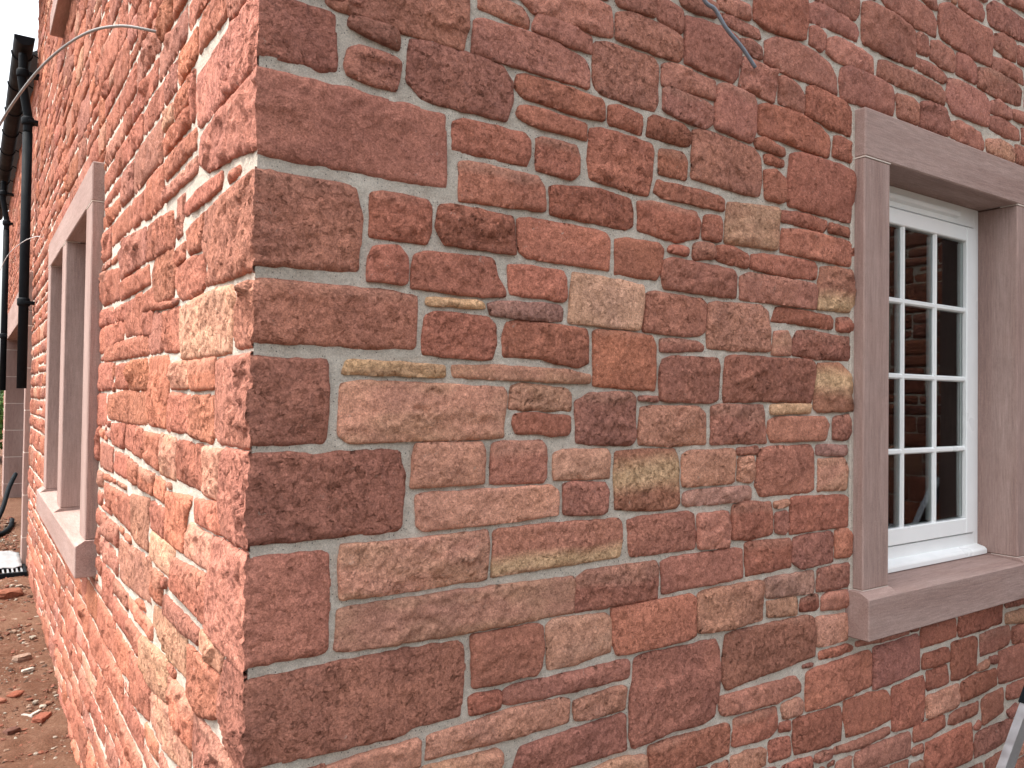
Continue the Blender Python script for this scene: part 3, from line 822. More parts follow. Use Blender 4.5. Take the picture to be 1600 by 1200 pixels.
def field(P, h, st, amin=None):
    """grid filling outline P with a rock-faced relief; returns a, b, height, faces, rim loop edges"""
    lo = P.min(0); hi = P.max(0)
    a0 = (math.floor(lo[0] / h)) * h if amin is None else amin
    b0 = math.floor(lo[1] / h) * h
    na = int((hi[0] - a0) / h) + 2; nb = int((hi[1] - b0) / h) + 2
    A, B = np.meshgrid(a0 + h * np.arange(na), b0 + h * np.arange(nb), indexing='ij')
    a = A.ravel(); b = B.ravel()
    S = P; E = np.roll(P, -1, 0)
    D = E - S; L2 = (D ** 2).sum(1) + 1e-12
    px = a[:, None] - S[None, :, 0]; py = b[:, None] - S[None, :, 1]
    t = np.clip((px * D[:, 0] + py * D[:, 1]) / L2, 0, 1)
    dx = px - t * D[:, 0]; dy = py - t * D[:, 1]
    d2 = dx * dx + dy * dy
    k = d2.argmin(1); ii = np.arange(len(a))
    d = np.sqrt(d2[ii, k])
    ins = inside(P, a, b)
    keep = ins | (d < 0.55 * h)
    snap = keep & (d < 0.55 * h)
    if amin is not None:
        snap &= (a > amin + 1e-6)
    a = np.where(snap, a - dx[ii, k], a); b = np.where(snap, b - dy[ii, k], b)
    d = np.where(snap, 0.0, d)
    idx = -np.ones(len(a), int); idx[keep] = np.arange(keep.sum())
    idx = idx.reshape(na, nb)
    faces = []
    q = np.stack([idx[:-1, :-1], idx[1:, :-1], idx[1:, 1:], idx[:-1, 1:]], -1).reshape(-1, 4)
    cnt = (q >= 0).sum(1)
    f4 = q[cnt == 4].tolist()
    f3 = [[i for i in r if i >= 0] for r in q[cnt == 3].tolist()]
    faces = f4 + f3
    a = a[keep]; b = b[keep]; d = d[keep]
    # relief
    R = st['rng']
    c = np.array([(lo[0] + hi[0]) / 2, (lo[1] + hi[1]) / 2]); ext = (hi - lo) / 2
    re = st['edge']
    edge = -re * (1 - np.sqrt(1 - np.clip(1 - d / re, 0, 1) ** 2))
    H = st['bulge'] * (1 - np.exp(-d / 0.03))
    wobble = fbm(a * 16 + st['s'], b * 16, 3, 0.55)
    for _ in range(R.integers(3, 7)):
        th = R.uniform(0, 2 * math.pi); dr = np.array([math.cos(th), math.sin(th)])
        reach = abs(dr[0]) * ext[0] + abs(dr[1]) * ext[1]
        rr = reach * R.uniform(0.15, 0.85)
        mag = R.uniform(0.12, 0.42) * st['facet']
        qd = (a - c[0]) * dr[0] + (b - c[1]) * dr[1]
        H += np.minimum(0, mag * (rr - qd + 0.018 * wobble))
    if R.random() < st['ledge']:
        th = R.choice([-1.57, -1.57, -1.9, -1.2, 0.4, 3.6, 1.57]) + R.uniform(-0.3, 0.3); dr = np.array([math.cos(th), math.sin(th)])
        reach = abs(dr[0]) * ext[0] + abs(dr[1]) * ext[1]
        rr = reach * R.uniform(0.35, 0.8)
        qd = (a - c[0]) * dr[0] + (b - c[1]) * dr[1] - rr + 0.03 * fbm(a * 11 + 3 * st['s'], b * 11, 3, 0.5)
        H -= R.uniform(0.004, 0.010) * np.clip(qd / 0.006, 0, 1)
    amp = st['noise'] * np.clip(d / 0.02, 0.25, 1)
    H += amp * ((0.0015 if st['rs'] else 0.0022) * fbm(a * 15 + st['s'], b * 15 + 7, 3, 0.5) + (0.0012 if st['rs'] else 0.0020) * fbm(a * 66, b * 66 + st['s'], 2, 0.65))
    # split face: small tilted planes meeting at crisp edges
    for cs, tilt in ((0.060, 0.13), (0.026, 0.17)):
        if cs < 2.6 * h: continue
        wa = a + 0.35 * cs * fbm(a / cs * 0.9 + st['s'], b / cs * 0.9, 2); wb = b * 1.35 + 0.35 * cs * fbm(a / cs * 0.9, b / cs * 0.9 + st['s'] + 50, 2)
        m_ = max(3, int(4 * ext[0] * ext[1] * 1.35 / cs ** 2 * 1.3))
        sp = np.stack([R.uniform(lo[0], hi[0], m_), R.uniform(lo[1], hi[1], m_) * 1.35], 1)
        gr_ = R.normal(0, tilt, (m_, 2)); hz_ = R.normal(0, 0.012 * cs / 0.06 * 0.12, m_)
        dd = (wa[:, None] - sp[None, :, 0]) ** 2 + (wb[:, None] - sp[None, :, 1]) ** 2
        kk = dd.argmin(1)
        H += st['split'] * np.clip(d / 0.012, 0.3, 1) * ((wa - sp[kk, 0]) * gr_[kk, 0] + (wb - sp[kk, 1]) * gr_[kk, 1] + hz_[kk])
    # split edges: shallow terraces and short cracks
    T = 2.6 * fbm(a * 7.5 + 2 * st['s'], b * 12 + 5, 3, 0.5) + R.uniform(0, 1)
    fr_ = T - np.floor(T)
    H += amp * st['terr'] * (np.floor(T) + np.clip((fr_ - 0.86) / 0.14, 0, 1) - T * 0.6)
    crack = 1 - 2.2 * np.abs(fbm(a * 17 + st['s'], b * 30 + 11, 3, 0.55))
    H -= amp * 0.0045 * np.clip((crack - 0.72) / 0.28, 0, 1) * np.clip(2.5 * fbm(a * 9, b * 9 + st['s'], 2), 0, 1)
    fl = -0.55 * st['proud']                      # faces never sink under the pointing
    H = np.where(H < fl + 0.004, fl + 0.004 * np.exp(np.minimum(0, (H - fl - 0.004)) / 0.004), H) + edge
    return a, b, H, d, faces

def rim(faces):
    cnt = {}
    for f in faces:
        for i in range(len(f)):
            e = (f[i], f[(i + 1) % len(f)])
            k = (min(e), max(e))
            cnt[k] = None if k in cnt else e
    return [e for e in cnt.values() if e is not None]

def colours(cls, a, b, H, st):
    R = st['rng']
    base = np.array(PALETTE[cls]) * np.array((1.30, 1.235, 1.235)) * np.exp(R.normal(0, 0.09)) * (1 + R.normal(0, 0.02, 3) * np.array((0.4, 0.8, 1.0)))
    lo = b.min(); hh = max(b.max() - lo, 1e-3)
    t = (b - lo) / hh
    C = np.tile(base, (len(a), 1))
    wav = 0.14 * fbm(a * 6 + st['s'], b * 10, 3) + (a - a.mean()) * R.uniform(-0.6, 0.6)
    if cls in 'BV':
        band = np.clip(1.25 - np.abs(t + wav * 0.7 - (0.16 if cls == 'B' else 0.60)) / 0.26, 0, 1)[:, None]
        C = C * (1 - band) + np.array((0.63, 0.41, 0.25)) * band
    elif cls in 'PT':
        w = np.clip(0.5 + 1.6 * fbm(a * 5 + st['s'], b * 14, 3), 0, 1)[:, None] * 0.45
        C = C * (1 - w) + np.array((0.53, 0.31, 0.20) if R.random() < 0.5 else (0.46, 0.22, 0.15)) * w
    elif cls == 'Y':
        w = np.clip(0.3 + 1.5 * fbm(a * 4 + st['s'], b * 40, 3), 0, 1)[:, None] * 0.5
        C = C * (1 - w) + np.array((0.48, 0.28, 0.18)) * w
    elif R.random() < 0.22:
        w = np.clip((t + wav - R.uniform(0.5, 0.9)) / 0.15, 0, 1)[:, None] * R.uniform(0.2, 0.6)
        C = C * (1 - w) + np.array((0.43, 0.23, 0.17)) * w
    return np.concatenate([C, np.ones((len(a), 1))], 1)

class Stone: pass
_sid = [0]
def style(side, cell, big=False):
    _sid[0] += 1
    R = np.random.default_rng(1000 + _sid[0])
    return dict(rs=side == 'R', rng=R, s=R.uniform(0, 300), edge=R.uniform(0.002, 0.0045) if side == 'R' else R.uniform(0.003, 0.006),
                bulge=R.uniform(-0.001, 0.005) if side == 'R' else R.uniform(0.0, 0.006),
                facet=R.uniform(0.25, 0.9) * (0.7 if side == 'R' else 0.6), ledge=0.45 if side == 'R' else 0.5, terr=R.uniform(0.0008, 0.0034), split=R.uniform(0.15, 1.05) * (0.75 if side == 'R' else 0.9),
                noise=R.uniform(0.5, 1.4) * (1.0 if side == 'R' else 0.9), proud=R.uniform(0.006, 0.012) if side == 'R' else R.uniform(0.004, 0.010), h=cell)

def cell_for(p):
    return float(np.clip(np.linalg.norm(p - CAM_POS) * 0.0034, 0.005, 0.022))

def to_world(side, a, b, out):
    if side == 'R': return np.stack([a, -out, b], 1)
    if side == 'L': return np.stack([-out, a, b], 1)
    return np.stack([side - out, -a, b], 1)           # a wing wall facing -x at x = side

def grow(P, g):
    c = P.mean(0); n = len(P)
    ar = np.sum(P[:, 0] * np.roll(P[:, 1], -1) - P[:, 1] * np.roll(P[:, 0], -1))
    out = []
    for i in range(n):
        e0 = P[i] - P[i - 1]; e1 = P[(i + 1) % n] - P[i]
        m = e0 / (np.linalg.norm(e0) + 1e-9) + e1 / (np.linalg.norm(e1) + 1e-9)
        nr = np.array((m[1], -m[0])) * (1 if ar > 0 else -1)
        out.append(P[i] + nr / (np.linalg.norm(nr) + 1e-9) * g)
    return np.array(out)

def make_stone(side, cls, P, round_=0.010):
    cen = P.mean(0)
    h = cell_for(to_world(side, cen[:1], cen[1:], np.zeros(1))[0])
    st = style('R' if side == 'R' else 'L', h)
    Q = soften(P, round_, wob=0.002)
    a, b, H, d, faces = field(Q, h, st)
    if len(faces) < 2: return None
    C = colours(cls, a, b, H, st)
    V = to_world(side, a, b, st['proud'] + H)
    n = len(V)
    edges = rim(faces)
    ids = sorted({i for e in edges for i in e}); mp = {i: n + k for k, i in enumerate(ids)}
    back = V[ids].copy()
    back[:, 1 if side == 'R' else 0] += 0.03
    V = np.concatenate([V, back]); C = np.concatenate([C, C[ids]])
    faces = faces + [[e[1], e[0], mp[e[0]], mp[e[1]]] for e in edges]
    if side != 'R':
        faces = [f[::-1] for f in faces]
    s = Stone(); s.v = V; s.f = faces; s.c = C; s.seed = np.tile(st['rng'].uniform(-40, 40, 3), (len(V), 1))
    s.side = side; s.cen = V.mean(0)
    s.area = abs(np.sum(Q[:, 0] * np.roll(Q[:, 1], -1) - Q[:, 1] * np.roll(Q[:, 0], -1))) / 2
    return s

def make_quoin(clsR, PR, clsL, PL):
    """corner block: both faces in one mesh, sharing the arris"""
    h = 0.006
    st = style('R', h); st['bulge'] *= 0.8; st['proud'] = 0.008; st['edge'] = 0.008; st['ledge'] = 0.8; st['split'] *= 0.6; st['noise'] *= 0.7; st['terr'] *= 1.3
    sl = style('L', h); sl['proud'] = 0.008; sl['bulge'] *= 0.9; sl['ledge'] = 0.8
    p = 0.008
    z0 = (PR[:, 1].min() + PL[:, 1].min()) / 2; z1 = (PR[:, 1].max() + PL[:, 1].max()) / 2
    def prep(P):
        P = P.copy()
        P[P[:, 0] < 0.025, 0] = -0.15
        Q = soften(P, 0.012)
        return Q
    QR = prep(PR); QL = prep(PL)
    aR, bR, HR, dR, fR = field(QR, h, st, amin=-p)
    aL, bL, HL, dL, fL = field(QL, h, sl, amin=-p)
    def edgefun(a, b, H):
        m = a < -p + 1e-5
        o = np.argsort(b[m]); return b[m][o], H[m][o]
    eRb, eRh = edgefun(aR, bR, HR); eLb, eLh = edgefun(aL, bL, HL)
    wR = np.clip(1 - (aR + p) / 0.035, 0, 1) ** 2; wL = np.clip(1 - (aL + p) / 0.035, 0, 1) ** 2
    chip = lambda b: 0.008 * np.maximum(0, fbm(b * 18 + st['s'], b * 0 + 3, 3, 0.6))
    VR = np.stack([aR - wR * (np.interp(bR, eLb, eLh) - chip(bR)), -(p + HR) + wR * chip(bR), bR], 1)
    VL = np.stack([-(p + HL) + wL * chip(bL), aL - wL * (np.interp(bL, eRb, eRh) - chip(bL)), bL], 1)
    CR = colours(clsR, aR, bR, HR, st)
    CL = colours(clsR, aL, bL, HL, st)
    def skirt(V, C, faces, ax, a):
        n = len(V); edges = [e for e in rim(faces) if not (a[e[0]] < -p + 1e-5 and a[e[1]] < -p + 1e-5)]
        ids = sorted({i for e in edges for i in e}); mp = {i: n + k for k, i in enumerate(ids)}
        back = V[ids].copy(); back[:, ax] += 0.03; back[:, 1 - ax] = np.maximum(back[:, 1 - ax], 0.02)
        return np.concatenate([V, back]), np.concatenate([C, C[ids]]), faces + [[e[1], e[0], mp[e[0]], mp[e[1]]] for e in edges]
    VR, CR, fR = skirt(VR, CR, fR, 1, aR)
    VL, CL, fL = skirt(VL, CL, fL, 0, aL)
    n = len(VR)
    s = Stone(); s.v = np.concatenate([VR, VL]); s.c = np.concatenate([CR, CL])
    s.f = fR + [[i + n for i in f[::-1]] for f in fL]
    s.seed = np.tile(st['rng'].uniform(-40, 40, 3), (len(s.v), 1)); s.side = 'R'; s.cen = s.v.mean(0); s.area = 9.0
    return s

# ------------------------------------------------------------------ filling a wall around the traced stones
class Fill:
    def __init__(self, a0, a1, z0, z1, res=0.008):
        self.a0, self.z0, self.res = a0, z0, res
        self.na = int((a1 - a0) / res); self.nz = int((z1 - z0) / res)
        self.occ = np.zeros((self.na, self.nz), bool)
        A, Z = np.meshgrid(a0 + res * (np.arange(self.na) + 0.5), z0 + res * (np.arange(self.nz) + 0.5), indexing='ij')
        self.A, self.Z = A, Z
        self.out = []; self.gap = 0.0045
    def rect(self, a0, a1, z0, z1):
        r = self.res
        i0 = max(0, int((a0 - self.a0) / r)); i1 = min(self.na, int((a1 - self.a0) / r) + 1)
        j0 = max(0, int((z0 - self.z0) / r)); j1 = min(self.nz, int((z1 - self.z0) / r) + 1)
        if i1 > i0 and j1 > j0: self.occ[i0:i1, j0:j1] = True
    def poly(self, P, grow=0.010):
        lo = P.min(0) - grow; hi = P.max(0) + grow; r = self.res
        i0 = max(0, int((lo[0] - self.a0) / r)); i1 = min(self.na, int((hi[0] - self.a0) / r) + 1)
        j0 = max(0, int((lo[1] - self.z0) / r)); j1 = min(self.nz, int((hi[1] - self.z0) / r) + 1)
        if i1 <= i0 or j1 <= j0: return
        X = self.A[i0:i1, j0:j1]; Y = self.Z[i0:i1, j0:j1]
        m = np.zeros(X.shape, bool)
        for ox, oy in ((0, 0), (grow, 0), (-grow, 0), (0, grow), (0, -grow)):
            m |= inside(P, X + ox, Y + oy)
        self.occ[i0:i1, j0:j1] |= m
    def try_rect(self, a0, a1, z0, z1, R, wmin=0.036, hmin=0.024):
        r = self.res
        i0 = max(0, int(round((a0 - self.a0) / r))); i1 = min(self.na, int(round((a1 - self.a0) / r)))
        j0 = max(0, int(round((z0 - self.z0) / r))); j1 = min(self.nz, int(round((z1 - self.z0) / r)))
        while True:
            if (i1 - i0) * r < wmin or (j1 - j0) * r < hmin: return
            w = self.occ[i0:i1, j0:j1]
            if not w.any(): break
            sc = [w[0].mean(), w[-1].mean(), w[:, 0].mean(), w[:, -1].mean()]
            k = int(np.argmax(sc))
            if sc[k] == 0: return
            if k == 0: i0 += 1
            elif k == 1: i1 -= 1
            elif k == 2: j0 += 1
            else: j1 -= 1
        x0 = self.a0 + i0 * r; x1 = self.a0 + i1 * r; y0 = self.z0 + j0 * r; y1 = self.z0 + j1 * r
        self.occ[i0:i1, j0:j1] = True
        g = self.gap * R.uniform(0.7, 1.3)
        x0 += g; x1 -= g; y0 += g; y1 -= g
        j = lambda: R.uniform(-0.004, 0.004)
        w = x1 - x0
        P = [(x0 + j(), y0 + j()), (x0 + w * R.uniform(0.3, 0.7), y0 + j()), (x1 + j(), y0 + j()), (x1 + j(), (y0 + y1) / 2 + j()), (x1 + j(), y1 + j()), (x0 + w * R.uniform(0.3, 0.7), y1 + j()), (x0 + j(), y1 + j())]
        self.out.append(np.array(P))
    def run(self, seed, hmin=0.075, hmax=0.165, wmin=0.12, wmax=0.40, passes=900):
        R = np.random.default_rng(seed)
        z = self.z0; a1 = self.a0 + self.na * self.res; zt = self.z0 + self.nz * self.res
        while z < zt:
            h = R.uniform(hmin, hmax); a = self.a0 - R.uniform(0, 0.2)
            while a < a1:
                w = R.uniform(wmin, wmax)
                if h > 0.115 and R.random() < 0.4:
                    k = h * R.uniform(0.38, 0.62)
                    s = w * R.uniform(0.35, 0.65)
                    self.try_rect(a, a + w, z, z + k, R)
                    if R.random() < 0.5:
                        self.try_rect(a, a + s, z + k, z + h, R); self.try_rect(a + s, a + w, z + k, z + h, R)
                    else:
                        self.try_rect(a, a + w, z + k, z + h, R)
                else:
                    self.try_rect(a, a + w, z, z + h, R)
                a += w
            z += h
        for _ in range(passes):
            ca = R.uniform(self.a0, a1); cz = R.uniform(self.z0, zt); w = R.uniform(0.06, 0.22); h = R.uniform(0.04, 0.12)
            self.try_rect(ca - w / 2, ca + w / 2, cz - h / 2, cz + h / 2, R)
        return self.out

def pick(R, warm=False):
    return R.choice(list('RRRRRROOOORRRRRMMMMP' if warm else 'MMMMMRRRDDPG'))

# the setting of openings
WIN = dict(u0=1.72, u1=2.79, i0=1.85, i1=2.66, top=2.455, head=2.313, sill=1.058, bot=0.930)
LWIN = dict(v0=1.925, v1=3.93, top=2.455, bot=0.930)
DOOR = dict(v0=6.0, v1=10.9, i0=6.16, i1=10.4, top=2.56, head=2.25)
UPW = dict(v0=1.925, v1=3.75, bot=3.60, top=4.95)
MAIN_END = 6.15
LOW_EAVE = 4.25

house = empty('stone_house', (0, 0, 0.05), 'red sandstone house of rough squared rubble with white casement window', 'house')

def ground_z(x, y):
    return 0.04 + 0.030 * np.clip(y, -2, 8)

# ---- collect every stone
stones = []
RS = parse(RIGHT_STONES); LS = parse(LEFT_STONES); QR = parse(QUOIN_RIGHT); QL = parse(QUOIN_LEFT)
fr = Fill(0.0, 4.97, 0.1, 4.3)
fl = Fill(0.0, 6.1, 0.0, 5.0, 0.010)
Rq = np.random.default_rng(77)
# quoins above and below the traced ones
zq = 2.305; k = 0
while zq < 4.9:
    hq = Rq.uniform(0.13, 0.19); w = (0.36, 0.16)[k % 2] * Rq.uniform(0.85, 1.15); w2 = (0.2, 0.36)[k % 2] * Rq.uniform(0.85, 1.15)
    mk = lambda ww: np.array([(0, zq), (ww, zq), (ww + Rq.uniform(-.01, .01), zq + hq), (0, zq + hq)])
    QR.append(('D', mk(w))); QL.append(('R', mk(w2)))
    zq += hq + 0.014; k += 1
QLl = QL[:8]
zq = 0.956; k = 0
extra = []
while zq > 0.1:
    hq = Rq.uniform(0.14, 0.19) if k else 0.115
    w = (0.14, 0.36)[k % 2]; w2 = (0.36, 0.2)[k % 2]
    mk = lambda ww: np.array([(0, zq - hq), (ww, zq - hq), (ww + Rq.uniform(-.01, .01), zq), (0, zq)])
    extra.append((mk(w), mk(w2))); zq -= hq + 0.014; k += 1
QR = QR[:8] + [('D', a) for a, b in extra] + QR[9:]
QL = QLl + [('O', b) for a, b in extra] + QL[8:]
for (c1, p1), (c2, p2) in zip(QR, QL):
    p2 = grow(p2, 0.007); fr.poly(p1, 0.007); fl.poly(p2, 0.006)
    fr.rect(-0.1, 0.05, p1[:, 1].min(), p1[:, 1].max()); fl.rect(-0.1, 0.05, p2[:, 1].min(), p2[:, 1].max())
    stones.append(make_quoin(c1, p1, c2, p2))
for c, p in RS:
    fr.poly(p, 0.007); stones.append(make_stone('R', c, grow(p, 0.003), 0.008 if len(p) < 6 else 0.005))
for c, p in LS:
    fl.poly(p, 0.006); stones.append(make_stone('L', {'Y': 'T', 'T': 'P'}.get(c, c) if c == 'Y' or p[:, 1].mean() < 1.5 else c, grow(p, 0.007), 0.007))
fr.rect(WIN['u0'] - 0.012, WIN['u1'] + 0.012, WIN['bot'] - 0.004, WIN['top'] + 0.004)
fl.rect(LWIN['v0'] - 0.012, LWIN['v1'] + 0.012, LWIN['bot'] - 0.004, LWIN['top'] + 0.004)
fl.rect(UPW['v0'] - 0.01, UPW['v1'] + 0.01, UPW['bot'], UPW['top'])
fl.rect(DOOR['v0'] - 0.02, 7, 0, DOOR['top'])
fl.gap = 0.0062
Rc = np.random.default_rng(21)
for p in fr.run(5, passes=2500):
    stones.append(make_stone('R', pick(Rc), p))
for p in fl.run(9, 0.085, 0.165, 0.14, 0.46, 3500):
    stones.append(make_stone('L', pick(Rc, True), p, 0.009))
# the lower range beyond the downpipe
f2 = Fill(MAIN_END, 12.0, 0.1, LOW_EAVE, 0.012)
f2.rect(DOOR['v0'], DOOR['v1'], 0, DOOR['top'] + 0.01)
for p in f2.run(15, 0.09, 0.17, 0.16, 0.46, 200):
    stones.append(make_stone('L', pick(Rc, True), p, 0.009))
stones = [s for s in stones if s is not None]

# ---- mortar beds with their openings
def bed(name, side, a0, a1, z0, z1, h, holes, parent):
    na = int(round((a1 - a0) / h)) + 1; nz = int(round((z1 - z0) / h)) + 1
    ga = np.linspace(a0, a1, na); gz = np.linspace(z0, z1, nz)
    for hl in holes:
        for v, g in ((hl[0], ga), (hl[1], ga), (hl[2], gz), (hl[3], gz)):
            if g[0] < v < g[-1]: g[np.argmin(abs(g - v))] = v
    A, Z = np.meshgrid(ga, gz, indexing='ij')
    a = A.ravel(); b = Z.ravel()
    out = -0.0015 + 0.0030 * fbm(a * 24, b * 24, 3, 0.65)
    out = np.where(a <= a0 + 1e-6, 0 if a0 == 0 else -0.004, out)
    V = to_world(side, a, b, out)
    idx = np.arange(na * nz).reshape(na, nz)
    q = np.stack([idx[:-1, :-1], idx[1:, :-1], idx[1:, 1:], idx[:-1, 1:]], -1)
    ca = (ga[:-1] + ga[1:]) / 2; cz = (gz[:-1] + gz[1:]) / 2
    keep = np.ones((na - 1, nz - 1), bool)
    for hl in holes:
        keep &= ~(((ca > hl[0]) & (ca < hl[1]))[:, None] & ((cz > hl[2]) & (cz < hl[3]))[None, :])
    q = q[keep].tolist()
    if side != 'R': q = [f[::-1] for f in q]
    return mesh_object(name, V, q, MORTAR, parent, smooth=True)

wall_r = bed('wall', 'R', 0.0, 4.99, 0.0, 4.9, 0.012, [(WIN['u0'] + 0.02, WIN['u1'] - 0.02, WIN['bot'] + 0.02, WIN['top'] - 0.02)], house)
wall_l = bed('wall', 'L', 0.0, MAIN_END, 0.0, 5.0, 0.016, [(LWIN['v0'] + 0.02, LWIN['v1'] - 0.02, LWIN['bot'] + 0.02, LWIN['top'] - 0.02),
             (UPW['v0'] + 0.02, UPW['v1'] - 0.02, UPW['bot'] + 0.02, UPW['top'] - 0.02), (DOOR['v0'] + 0.02, 7, 0, DOOR['top'] - 0.02)], house)
wall_low = bed('wall', 'L', MAIN_END + 0.002, 12.0, 0.0, LOW_EAVE, 0.03, [(DOOR['v0'] - 1, DOOR['v1'] - 0.02, -1, DOOR['top'] - 0.02)], house)
tag(wall_r, 'shaded wall of squared red rubble with the white window')
tag(wall_l, 'sunlit wall running away from the corner')

# ---- rank by how large each stone shows; the 300 largest are parts of their own
def shown(s):
    q = CAM_R @ (s.cen - CAM_POS)
    if q[2] < 0.2: return 0
    x = 800 + FPX * q[0] / q[2]; y = 600 + FPX * q[1] / q[2]
    if not (-60 < x < 1660 and -60 < y < 1260): return 0
    n = np.array([0, -1, 0]) if s.side == 'R' else np.array([-1, 0, 0])
    v = CAM_POS - s.cen
    return max(0.0, s.area * (n @ v) / np.linalg.norm(v) / q[2] ** 2)
for s in stones:
    s.rank = shown(s)
stones.sort(key=lambda s: -s.rank)
CUT = 300
for s in stones[:CUT]:
    par = wall_r if s.side == 'R' else (wall_l if s.cen[1] < MAIN_END else wall_low)
    mesh_object('stone', s.v, s.f, STONE, par, smooth=True, tint=s.c, seed=s.seed)
def join(group, name, parent, mat=STONE):
    V = []; F = []; C = []; S = []; n = 0
    for s in group:
        V.append(s.v); C.append(s.c); S.append(s.seed)
        F += [[i + n for i in f] for f in s.f]; n += len(s.v)
    if not V: return None
    return tag(mesh_object(name, np.concatenate(V), F, mat, parent, smooth=True, tint=np.concatenate(C), seed=np.concatenate(S)), kind='stuff')
rest = stones[CUT:]
join([s for s in rest if s.side == 'R'], 'smaller_stones', wall_r)
join([s for s in rest if s.side == 'L' and s.cen[1] < MAIN_END], 'smaller_stones', wall_l)
join([s for s in rest if s.side == 'L' and s.cen[1] >= MAIN_END], 'smaller_stones', wall_low)

# ------------------------------------------------------------------ the white window in the shaded wall
W = WIN
FY = 0.095                                                       # front of the white frame
fm = MB()
fm.box((W['i0'], FY, W['sill'] + 0.006), (W['i0'] + 0.034, FY + 0.07, W['head']), 0.002)
fm.box((W['i1'] - 0.034, FY, W['sill'] + 0.006), (W['i1'], FY + 0.07, W['head']), 0.002)
fm.box((W['i0'] + 0.034, FY, 2.245), (W['i1'] - 0.034, FY + 0.07, W['head']), 0.002)
fm.box((W['i0'] + 0.034, FY, 1.066), (W['i1'] - 0.034, FY + 0.07, 1.133), 0.002)
window = fm.build('window', WHITE, house)
window['label'] = 'white casement window of small panes'
c0, c1, cz0, cz1 = W['i0'] + 0.037, W['i1'] - 0.037, 1.139, 2.239
CY = FY - 0.010
cm = MB()
cm.box((c0, CY, cz0), (c0 + 0.064, CY + 0.055, cz1), 0.003)
cm.box((c1 - 0.064, CY, cz0), (c1, CY + 0.055, cz1), 0.003)
cm.box((c0 + 0.064, CY + 0.0006, cz1 - 0.052), (c1 - 0.064, CY + 0.0546, cz1), 0.003)
cm.box((c0 + 0.064, CY + 0.0006, cz0), (c1 - 0.064, CY + 0.0546, cz0 + 0.054), 0.003)
cm.build('casement', WHITE, window)
g0, g1, gz0, gz1 = c0 + 0.064, c1 - 0.064, cz0 + 0.054, cz1 - 0.052
for k in (1, 2):
    x = g0 + (g1 - g0) * k / 3
    MB().prism([(x - 0.0095, CY + 0.012), (x - 0.005, CY + 0.005), (x + 0.005, CY + 0.005), (x + 0.0095, CY + 0.012), (x + 0.0095, CY + 0.026), (x - 0.0095, CY + 0.026)], 2, gz0, gz1, 0).build('glazing_bar', WHITE, window)
for k in (1, 2, 3):
    z = gz0 + (gz1 - gz0) * k / 4
    MB().prism([(CY + 0.0124, z - 0.0095), (CY + 0.0054, z - 0.005), (CY + 0.0054, z + 0.005), (CY + 0.0124, z + 0.0095), (CY + 0.0255, z + 0.0095), (CY + 0.0255, z - 0.0095)], 0, g0, g1, 0).build('glazing_bar', WHITE, window)
Rp = np.random.default_rng(8)
for i in range(3):
    for j in range(4):
        xa = g0 + (g1 - g0) * i / 3 + 0.006; xb = g0 + (g1 - g0) * (i + 1) / 3 - 0.006
        za = gz0 + (gz1 - gz0) * j / 4 + 0.006; zb = gz0 + (gz1 - gz0) * (j + 1) / 4 - 0.006
        t = Rp.normal(0, 0.0007, 2)
        y = CY + 0.0135
        V = [(xa, y - t[0], za), (xb, y + t[0], za), (xb, y + t[0] + t[1], zb), (xa, y - t[0] + t[1], zb)]
        V2 = [(p[0], p[1] + 0.004, p[2]) for p in V]
        mesh_object('pane', V + V2, [(0, 1, 2, 3), (7, 6, 5, 4), (0, 4, 5, 1), (1, 5, 6, 2), (2, 6, 7, 3), (3, 7, 4, 0)], GLASS, window)
sm = MB()                                                        # dark strip painting the shade in the gap between sash and frame
sm.box((c0 - 0.0045, FY + 0.012, cz0 - 0.0062), (c1 + 0.0045, FY + 0.02, cz0 + 0.001), 0)
sm.box((c0 - 0.0045, FY + 0.012, cz1 - 0.001), (c1 + 0.0045, FY + 0.02, cz1 + 0.0062), 0)
sm.build('gap_strip', GAP_DARK, window)
MB().prism([(FY - 0.035, 1.062), (FY - 0.035, 1.078), (FY - 0.028, 1.086), (FY + 0.002, 1.094), (FY + 0.002, 1.062)], 0, W['i0'] + 0.004, W['i1'] - 0.004, 0.002).build('cill_nosing', WHITE, window)
MB().prism([(FY - 0.016, 2.268), (FY - 0.016, 2.284), (FY + 0.002, 2.292), (FY + 0.002, 2.262)], 0, W['i0'] + 0.12, W['i1'] - 0.16, 0.002).build('trickle_vent', WHITE, window)

def xbox(mb, side, a0, a1, out0, out1, z0, z1, bev=0.003):
    if side == 'R': return mb.box((a0, -out1, z0), (a1, -out0, z1), bev)
    return mb.box((-out1, a0, z0), (-out0, a1, z1), bev)
# dressed stone surround
xbox(MB(), 'R', W['u0'], W['u1'], -0.30, 0.040, W['head'], W['top'], 0.004).build('lintel', ASHLAR_X, window)
for a0, a1 in ((W['u0'], W['i0']), (W['i1'], W['u1'])):
    xbox(MB(), 'R', a0, a1, -0.28, 0.0385, W['sill'] + 0.006, W['head'] - 0.003, 0.004).build('jamb', ASHLAR_Z, window)
    xbox(MB(), 'R', a0 - 0.0006, a1 + 0.0006, -0.02, 0.0395, W['head'] - 0.0032, W['head'] + 0.0002, 0).build('joint', JOINT, window)
    xbox(MB(), 'R', a0 + 0.001, a1 - 0.001, -0.05, 0.038, W['sill'] + 0.0035, W['sill'] + 0.0065, 0).build('joint', JOINT, window)
sl = MB()
sl.prism([(-0.070, 0.930), (-0.070, 1.049), (0.20, 1.070), (0.20, 0.930)], 0, W['u0'] - 0.022, W['u1'] + 0.022, 0.003)
